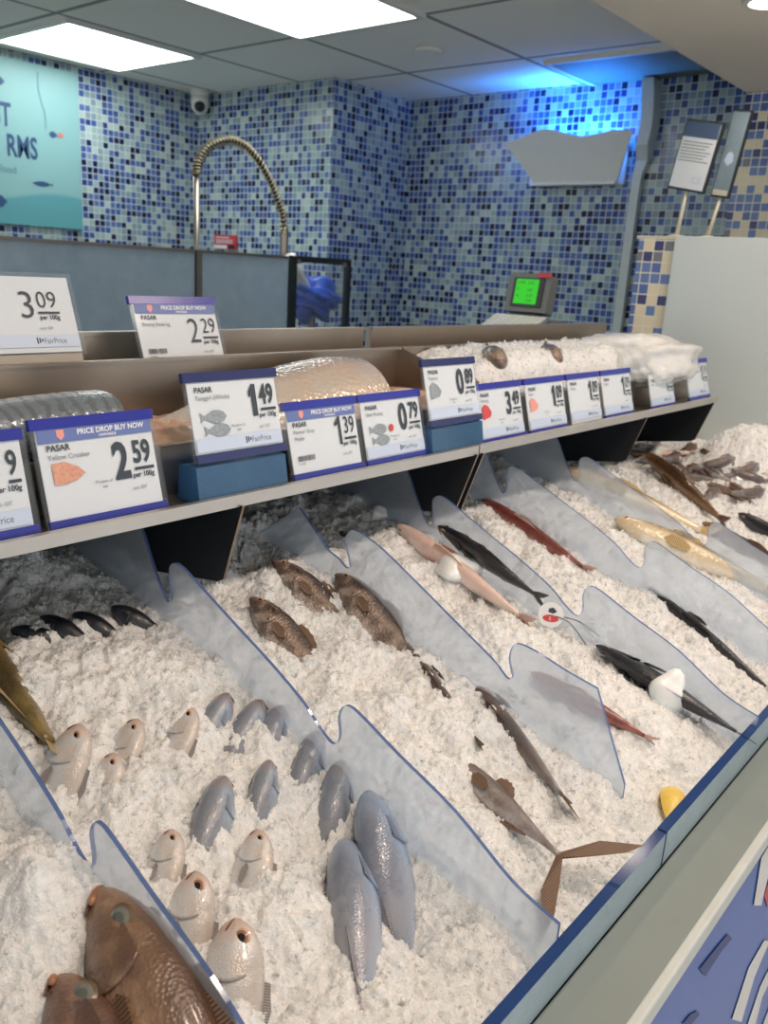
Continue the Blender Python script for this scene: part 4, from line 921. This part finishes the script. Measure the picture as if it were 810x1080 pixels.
for q, nm in (((618, 680), 'string'), ((640, 678), 'string')):
    p = surf(*q); at(MB().tube(catmull([tp_-nrm*.001, tp_.lerp(p, .5)+Vector((0, 0, .012)), p], 6), .0011, M['grey_plastic'], 6).build(nm), e)
# yellow wedge by the front guard
p = surf(709, 844); mb = MB(); n = 14
for s_ in (0,):
    vs = [(0, -.035, 0), (0, .035, 0)]
    arc_ = [(math.cos(PI*i/n*.5+PI*.25), math.sin(PI*i/n*.5+PI*.25)) for i in range(n+1)]
    vs = []; m_ = 8
    for k in range(m_+1):
        yy = -.036+.072*k/m_; r_ = .022*math.sin(PI*(k+.35)/(m_+.7))**.7
        vs += [(yy, 0, 0)]+[(yy, r_*c, r_*s) for c, s in arc_]
    w = n+2; fs = [[k*w+j, k*w+(j+1) % w, (k+1)*w+(j+1) % w, (k+1)*w+j] for k in range(m_) for j in range(w)]+[list(range(w-1, -1, -1)), list(range(m_*w, m_*w+w))]
    mb.add(vs, fs, M['lemon'])
o = mb.build('lemon_wedge', smooth=False); o.location = p+Vector((0, 0, -.009)); o.rotation_euler = (0, 0, .3); tag(o, 'small bright yellow wedge in the ice by the front guard', 'lemon wedge')

# ------------------------------------------------------------------ shelf units above the bed
def shelf_unit(x0, x1, xs0, xs1, brackets, label, ends):
    e = empty('tray_shelf', ((x0+x1)/2, 1.0, 1.2), label, 'shelf', 'stainless tray shelves')
    at(MB().box((x0, .815, 1.200), (x1, 1.17, 1.205), M['steel_dull']).build('shelf_plate'), e)
    at(MB().prism([(.806, 1.197), (.812, 1.195), (.822, 1.199), (.822, 1.206), (.812, 1.214), (.806, 1.213)], 'x', x0, x1, M['lip_steel']).build('front_lip'), e)
    at(MB().box((x0, .88, 1.205), (x1, .884, 1.270), M['steel']).box((x0, .876, 1.267), (x1, .888, 1.272), M['steel']).build('tray_front'), e)
    at(MB().box((xs0, .884, 1.215), (xs1, 1.07, 1.219), M['steel']).build('tray_floor'), e)
    at(MB().prism([(1.068, 1.205), (1.074, 1.205), (1.074, 1.356), (1.062, 1.356), (1.062, 1.352), (1.068, 1.352)], 'x', xs0, xs1, M['steel']).build('tray_back'), e)
    at(MB().box((xs0, 1.074, 1.326), (xs1, 1.165, 1.330), M['steel']).build('upper_trough'), e)
    at(MB().prism([(1.165, 1.165), (1.18, 1.165), (1.18, 1.386), (1.160, 1.386), (1.160, 1.381), (1.165, 1.381)], 'x', xs0+.02*(xs0 > 0), xs1, M['steel']).build('upper_back'), e)
    for bx in brackets:
        at(MB().prism([(.80, 1.199), (.838, 1.088), (.85, 1.082), (1.145, 1.03), (1.145, 1.199)], 'x', bx-.002, bx+.002, M['bracket'], M['steel']).build('bracket'), e)
    for ex, kind in ends:
        at(MB().prism([(1.068, 1.354), (.955, 1.320), (.886, 1.271), (.886, 1.219), (1.068, 1.219)], 'x', ex-.0015, ex+.0015, M['steel']).build('tray_end'), e)
    return e
shelf_unit(-.35, 1.234, -.35, 1.318, [-.1, .69, 1.224], 'left length of stainless tray shelf carrying the whole silver fish', [(1.316, 0)])
shelf_unit(1.237, 2.432, 1.322, 2.42, [1.243, 1.94, 2.39], 'right length of stainless tray shelf heaped with ice and fish heads', [(1.324, 0), (2.418, 0)])
at(MB().box((X0, 1.17, 0), (2.43, 1.30, 1.16), M['steel_dull']).build('rear_cabinet'), case)

# fish on the left tray
tr = lambda x, y, Y: on_y(x, y, Y)
def tray_fish(name, kind, skin, fin, h, t, L, roll, label, **kw):
    hv, tv = Vector(h), Vector(t); return lay_fish(name, fish_parts(kind, skin, fin, **kw), hv, tv-hv, L, roll, label, 'whole fish on the left tray', ref=(0, -.2, 1))
tray_fish('mackerel', 'slim', 'mackerel', 'silver', (.81, .965, 1.288), (.1, .985, 1.286), .74, 62, 'silver mackerel with dark bars, cut end at right, behind the 2.59 sign', cut=.30, girth=1.0)
tray_fish('large_fish', 'slim', 'bigsilver', 'silver', (1.28, .985, 1.305), (.62, .955, 1.268), .70, -64, 'big shiny silver fish behind the 1.49 and 1.39 signs', cut=.22, girth=1.1)
def fish_slab(x0, x1, y0, y1, z, skin, label, seed):
    rs = np.random.RandomState(seed); nx_, ny_ = 40, 16; mb = MB(); vs = []
    for k in (0, 1):
        for i in range(nx_+1):
            for j in range(ny_+1):
                u, v = i/nx_, j/ny_; ed = (1-abs(2*u-1)**4)*(1-abs(2*v-1)**3)
                x = x0+(x1-x0)*u; y = y0+(y1-y0)*v+.006*math.sin(u*40)*(v > .9)
                vs.append((x, y, (z+.022*ed+.0025*math.sin(u*70)*math.sin(v*3)) if k else z-.006))
    w = ny_+1; off = (nx_+1)*w
    for k in (0, 1): mb.f += [[k*off+i*w+j, k*off+(i+1)*w+j, k*off+(i+1)*w+j+1, k*off+i*w+j+1] for i in range(nx_) for j in range(ny_)]
    rim = [i*w for i in range(nx_+1)]+[nx_*w+j for j in range(1, w)]+[i*w+ny_ for i in range(nx_-1, -1, -1)]+[j for j in range(ny_-1, 0, -1)]
    mb.f += [[rim[i], rim[(i+1) % len(rim)], rim[(i+1) % len(rim)]+off, rim[i]+off] for i in range(len(rim))]
    mb.v = vs; mb.mi = [0]*len(mb.f); mb.mats = [FM[skin]]
    o = mb.build('fish_fillet', smooth=True); tag(o, label, 'fillet', 'pale fillets on the left tray')
fish_slab(.60, .86, .90, 1.05, 1.262, 'flesh', 'pale pink fillet between the barred mackerel and the big silver fish', 1)
fish_slab(1.09, 1.30, .90, 1.06, 1.268, 'flesh', 'tan ribbed fillet at the right end of the left tray beside the partition', 2)

# ice, fish heads and bag on the right tray
def ztray(x, y):
    z = 1.265+.045*np.exp(-((x-1.52)/.22)**2)+.055*np.exp(-((x-1.95)/.33)**2)+0*x
    z = z+.03+(y-.89)*.10
    return z*np.ones_like(y) if isinstance(z, np.ndarray) else z
def tray_ice():
    xs = np.arange(1.33, 2.415, .0032); ys = np.arange(.8865, 1.067, .003); X, Y = np.meshgrid(xs, ys, indexing='ij')
    Zb = np.minimum(ztray(X, Y), 1.352+.02*np.clip((1.03-Y)/.1, 0, 1))-.018*np.clip((1.40-X)/.07, 0, 1)-.03*np.clip((X-2.2)/.2, 0, 1)
    sk = np.clip((Y-.8865)/.05, 0, 1); sk = sk*(2-sk); Zb = 1.266+(Zb-1.266)*sk; Z = Zb+relief(X, Y)*.55; nx, ny = X.shape; V = np.stack([X, Y, Z], -1).reshape(-1, 3); I = np.arange(nx*ny).reshape(nx, ny)
    Q = np.stack([I[:-1, :-1], I[1:, :-1], I[1:, 1:], I[:-1, 1:]], -1).reshape(-1, 4)
    n = 2500; ii = RNG.randint(0, nx*ny, n); P_ = V[ii]+RNG.uniform(-.001, .003, (n, 3))
    # the front slope of the heap, down to the tray front
    o = join_np('crushed_ice', [(V, Q), chips(P_, RNG.uniform(.0015, .004, n), RNG)], M['ice'], M['chip'])
    o['label'] = 'fine crushed ice heaped on the right tray of the upper shelf'; o['category'] = 'ice'; o['kind'] = 'stuff'
tray_ice()
HG = 'fish sunk in the right tray'
def head_at(px, py, Y, L, d, roll, label, **k):
    p = on_y(px, py, Y); p = p+(EYE-p)*0+(EYE-p).normalized()*.055; return lay_fish('brown_fish', fish_parts('plump', k.pop('skin', 'brown'), 'brown', **k), p, Vector(d), L, roll, label, HG)
head_at(524, 378, .945,  .26, (.75, .6, -.28), 30, 'brown fish head poking from the tray ice above the 3.49 sign', girth=1.0)
head_at(584, 376, .945,  .26, (.75, .6, -.28), 20, 'brown fish head with a flipper like fin above the first 1.09 sign', girth=1.05)
head_at(622, 371, .985,  .26, (.75, .6, -.28), 20, 'small brown fish head half hidden by the bag of ice', girth=.8)
head_at(500, 402, .905,  .26, (.75, .6, -.28), 60, 'dark curled fish lying low in the tray ice behind the 0.89 sign', girth=.45)
# bag of ice
def bag(name, c, sx, sy, sz, label, mat, seed, fill=None):
    bm = bmesh.new(); bmesh.ops.create_icosphere(bm, subdivisions=5, radius=1); rs = np.random.RandomState(seed); k = rs.rand(8)*6
    for v in bm.verts:
        q = v.co; f = 1+.10*math.sin(q.x*4+k[0]+q.y*3)+.07*math.sin(q.y*7+q.z*6+k[1])+.035*math.sin(q.x*17+q.z*11+k[2])*math.sin(q.y*13+k[3])+.02*math.sin(q.x*31+q.y*23+k[4])
        x, y, z = (math.copysign(abs(w)**.72, w) for w in q)
        v.co = Vector((x*sx*f, y*sy*f, z*sz*f*(1-.25*x)+.0))
    me = bpy.data.meshes.new(name); bm.to_mesh(me); bm.free(); me.materials.append(mat); me.polygons.foreach_set('use_smooth', [True]*len(me.polygons))
    o = bpy.data.objects.new(name, me); C.objects.link(o); o.location = c; return o
be = empty('ice_bag', (2.13, .935, 1.30), 'lumpy clear plastic bag of ice slumped over the right end of the tray', 'ice bag')
at(bag('contents', (2.16, .945, 1.318), .20, .110, .050, '', M['ice_block'], 3), be)
at(bag('film', (2.16, .942, 1.318), .212, .124, .057, '', M['bag'], 3), be)

# ------------------------------------------------------------------ price signs
Y0 = .826
FISH_OUT = [(0, 0), (.10, .13), (.28, .2), (.5, .2), (.7, .11), (.82, .05), (1, .17), (.95, 0), (1, -.15), (.82, -.05), (.7, -.10), (.5, -.19), (.28, -.19), (.10, -.12)]
def price_sign(x, y, z, label, big, small, w=.148, h=.107, tilt=15, promo=False, strip='blue_strip', foot='blue_strip', words=(), pic=None, logo=True, barcode=False, bold=.0019, xs=.72, bigsize=.058, rz=0, clip=False, dot=False, top=True, margin=.009):
    if y == Y0: x *= 1.0198; z += .002
    e = empty('price_sign', (x+w/2, y, z), label, 'price sign', 'price signs')
    R_ = Matrix.Translation((x+w/2, y, z)) @ Matrix.Rotation(math.radians(rz), 4, 'Z') @ Matrix.Rotation(math.radians(-tilt), 4, 'X') @ Matrix.Translation((-w/2, 0, 0))
    card_ = part(MB().box((.002, -.0008, .004), (w-.002, .0008, h-.004), M['card']), 'card', R_, e)
    part(MB().box((-.003, -.0022, -.001), (w+.005, -.0014, h+.002), M['sleeve']).box((-.003, .0014, -.001), (w+.005, .0022, h+.002), M['sleeve']), 'sleeve', R_, e)
    if top: part(MB().box((-.004, -.0034, h-.009), (w+.002, .0034, h+.003), M[strip]), 'top_strip', R_, e)
    if foot: part(MB().box((.0, -.0030, -.002), (w+.003, .0030, .009), M[foot]), 'bottom_strip', R_, e)
    tx = MB(); pl = lambda a, b: (a, -.00245, b)
    def rect(a, b, c, d, m): tx.add([pl(a, b), pl(c, b), pl(c, d), pl(a, d)], [[0, 1, 2, 3]], m)
    yb = h*.44
    if promo:
        rect(.003, h-.024, w-.003, h-.0085, M['banner'])
        tx.add([(.03+q*.0045*1.0, -.0026, h-.016+r*.0055) for q, r in ((-1, 1), (1, 1), (1, -.3), (0, -1.1), (-1, -.3))], [[0, 1, 2, 3, 4]], M['pink_ink'])
        vs, fs = text_geo('PRICE DROP BUY NOW', .0085, .95, .0002); tx.add([(.05+a, -.0026, h-.0175+b) for a, b in vs], fs, M['card'])
        vs, fs = text_geo('ONWARDS', .0045, .95, .0001); tx.add([(.076+a, -.0026, h-.0225+b) for a, b in vs], fs, M['card'])
        yb = h*.36
    else:
        rect(.003, .011, w-.003, .028, M['pale_ink'])
    if logo and not promo:
        vs, fs = text_geo('FairPrice', .0105, .9, .0001); tx.add([(w*.62+a, -.0026, .016+b) for a, b in vs], fs, M['ink_soft'])
        for q in range(3): tx.add([(w*.62-.010+.0035*q, -.0026, .0155+.0015*q), (w*.62-.0078+.0035*q, -.0026, .0155+.0015*q), (w*.62-.0078+.0035*q, -.0026, .0245-.0010*q), (w*.62-.010+.0035*q, -.0026, .0245-.0010*q)], [[0, 1, 2, 3]], M['ink'])
    xr = w-margin; wsmall = 0
    if small:
        wsmall = put_text(tx, small, xr, yb+bigsize*.30, bigsize*.62, M['ink'], xs*.95, bold*.55, place=pl, right=True)
        rect(xr-wsmall, yb+bigsize*.14, xr+.002, yb+bigsize*.20, M['ink'])
        put_text(tx, 'per 100g', xr+.001, yb+bigsize*.0, .0085, M['ink'], .95, .0002, place=pl, right=True)
        put_text(tx, 'Nov 1 - 30' if False else 'excl. GST', xr-.012, yb-.014, .0055, M['ink_soft'], .9, place=pl, right=True)
    if big: put_text(tx, big, xr-wsmall-.0055, yb+.002, bigsize, M['ink'], xs, bold, place=pl, right=True)
    ty = h-.022 if not promo else h-.033
    if dot: tx.add([pl(w*.45+.006*math.cos(i/12*2*PI), h*.5+.006*math.sin(i/12*2*PI)) for i in range(12)], [list(range(12))], M['red_ink'])
    for i, wd in enumerate(words):
        put_text(tx, wd, .011, ty-i*.0095, .0095 if i == 0 else .0078, M['ink'] if i == 0 else M['ink_soft'], 1, .0002 if i == 0 else 0, place=pl)
    if pic:
        m1, n_, kind = pic
        for q in range(n_):
            oz = h*.50-q*.017
            if kind == 'fish': tx.add([pl(.056-a*.042+.004*q, oz+b*.042) for a, b in FISH_OUT], [list(range(14))], M[m1])
            elif kind == 'half': tx.add([pl(.014+a, oz+b) for a, b in ((0, .012), (.015, .013), (.03, .006), (.038, -.002), (.028, -.008), (.012, -.012), (0, -.011))], [list(range(7))], M[m1])
            else: tx.add([pl(.012+a, oz+b+.004) for a, b in ((0, -.014), (-.001, .008), (.008, .014), (.020, .010), (.030, -.002), (.024, -.01), (.012, -.012))], [list(range(7))], M[m1])
        put_text(tx, 'Product of', .062, h*.36, .005, M['ink_soft'], 1, place=pl); put_text(tx, 'sea', .07, h*.31, .005, M['ink_soft'], 1, place=pl)
    if barcode:
        rs = np.random.RandomState(int(x*1000) % 997); a = .013
        while a < .044:
            ww = rs.choice([.0005, .001, .0015]); rect(a, h*.24, a+ww, h*.31, M['ink']); a += ww+rs.choice([.0006, .001])
        put_text(tx, '0 103', .014, h*.19, .005, M['ink_soft'], 1, place=pl)
    sub(tx, 'lettering', card_)
    if clip: part(MB().box((.005, -.004, -.016), (w-.005, .006, .001), M['steel_dull']), 'clip', R_, e)
    return e
price_sign(.272, Y0, 1.208, 'price sign cut off by the left edge of view, ending in a small 9', '', '9', words=(), tilt=14, h=.109, bold=.001)
price_sign(.432, Y0, 1.207, 'large 2.59 price sign with a blue price drop banner and a pink fish picture', '2', '59', promo=True, h=.117, tilt=15, words=('PASAR', 'Yellow Croaker'), pic=('fish_ink_pink', 1, 'half'))
price_sign(.623, Y0, 1.256, '1.49 price sign raised on a blue block, with a picture of two grey fish', '1', '49', strip='navy_strip', foot='navy_strip', words=('PASAR', 'Tenggiri (Whole)'), pic=('fish_ink', 2, 'fish'), tilt=14)
price_sign(.788, Y0, 1.207, '1.39 price sign with a blue price drop banner and a barcode', '1', '39', promo=True, words=('PASAR', 'Farmer Grey', 'Mullet'), barcode=True, bold=.0001, w=.145)
price_sign(.940, Y0, 1.207, '0.79 price sign with a red dot and two small fish pictured', '0', '79', words=('PASAR', 'Selar Kuning'), pic=('fish_ink', 2, 'fish'), w=.148, dot=True)
price_sign(1.090, Y0, 1.254, '0.89 price sign raised on a blue block, the second raised sign', '0', '89', strip='navy_strip', foot='navy_strip', words=('PASAR', 'Pomfret'), pic=('fish_ink', 1, 'steak'), w=.148, bold=.002)
price_sign(1.249, Y0, 1.204, '3.49 price sign with a red fillet pictured', '3', '49', words=('PASAR', 'Fillet kg'), pic=('red_ink', 1, 'steak'), w=.15)
price_sign(1.413, Y0, 1.204, '1.09 price sign with a pink steak pictured, right of the 3.49 sign', '1', '09', words=('PASAR', 'Steak'), pic=('pink_ink', 1, 'steak'), w=.152, bold=.002)
price_sign(1.580, Y0, 1.204, '1.09 price sign without picture or bottom strip, third right of the 0.89 sign', '1', '09', words=('PASAR', 'Whole'), w=.142, foot=None, bold=.001)
price_sign(1.733, Y0, 1.204, '1.09 price sign with plain blue strips just left of the ice bag', '1', '09', words=('PASAR', 'Whole'), barcode=False, w=.15, bold=.0001)
price_sign(1.981, Y0, 1.204, '1.19 price sign hanging below the bag of ice', '1', '19', words=('PASAR', 'Whole'), w=.15, h=.09, top=False, bold=.0)
price_sign(2.222, Y0, 1.208, 'price sign at the far right end of the tray shelf', '1', '19', words=('PASAR', 'Whole'), w=.15, bold=.0)
price_sign(.502, 1.098, 1.362, '3.09 price sign on the upper trough, pale blue, at the left edge', '3', '09', h=.112, tilt=20, top=False, foot=None, bold=-.0004, clip=True, xs=.98, bigsize=.053, margin=.026)
price_sign(.742, 1.085, 1.333, '2.29 price sign with a price drop banner standing alone on the upper trough', '2', '29', promo=True, h=.112, tilt=20, foot=None, words=('PASAR', 'Batang Steak kg'), barcode=True, bold=-.0004, w=.155, xs=.86, bigsize=.056)
# blue blocks under the two raised signs
for x0, lb in ((.632, 'blue translucent block holding up the 1.49 sign'), (1.112, 'blue translucent block holding up the 0.89 sign')):
    o = MB().prism([(.815, 1.2065), (.860, 1.2065), (.856, 1.252), (.8225, 1.252)], 'x', x0, x0+.150, M['block']).build('sign_block', bevel=.002)
    tag(o, lb, 'sign block', 'blue sign blocks')

# ------------------------------------------------------------------ light and view
w = bpy.data.worlds.new('world'); bpy.context.scene.world = w; w.use_nodes = True
w.node_tree.nodes['Background'].inputs[0].default_value = (.90, .94, .97, 1); w.node_tree.nodes['Background'].inputs[1].default_value = 1.25
sc = bpy.context.scene
sc.view_settings.view_transform = 'Standard'; sc.view_settings.look = 'None'; sc.view_settings.gamma = 1; sc.view_settings.use_curve_mapping = False
sc.view_settings.exposure = 0.0
sc.cycles.use_denoising = True
sc.cycles.transparent_max_bounces = 16
sc.cycles.caustics_reflective = False; sc.cycles.caustics_refractive = False
sc.cycles.sample_clamp_indirect = 4
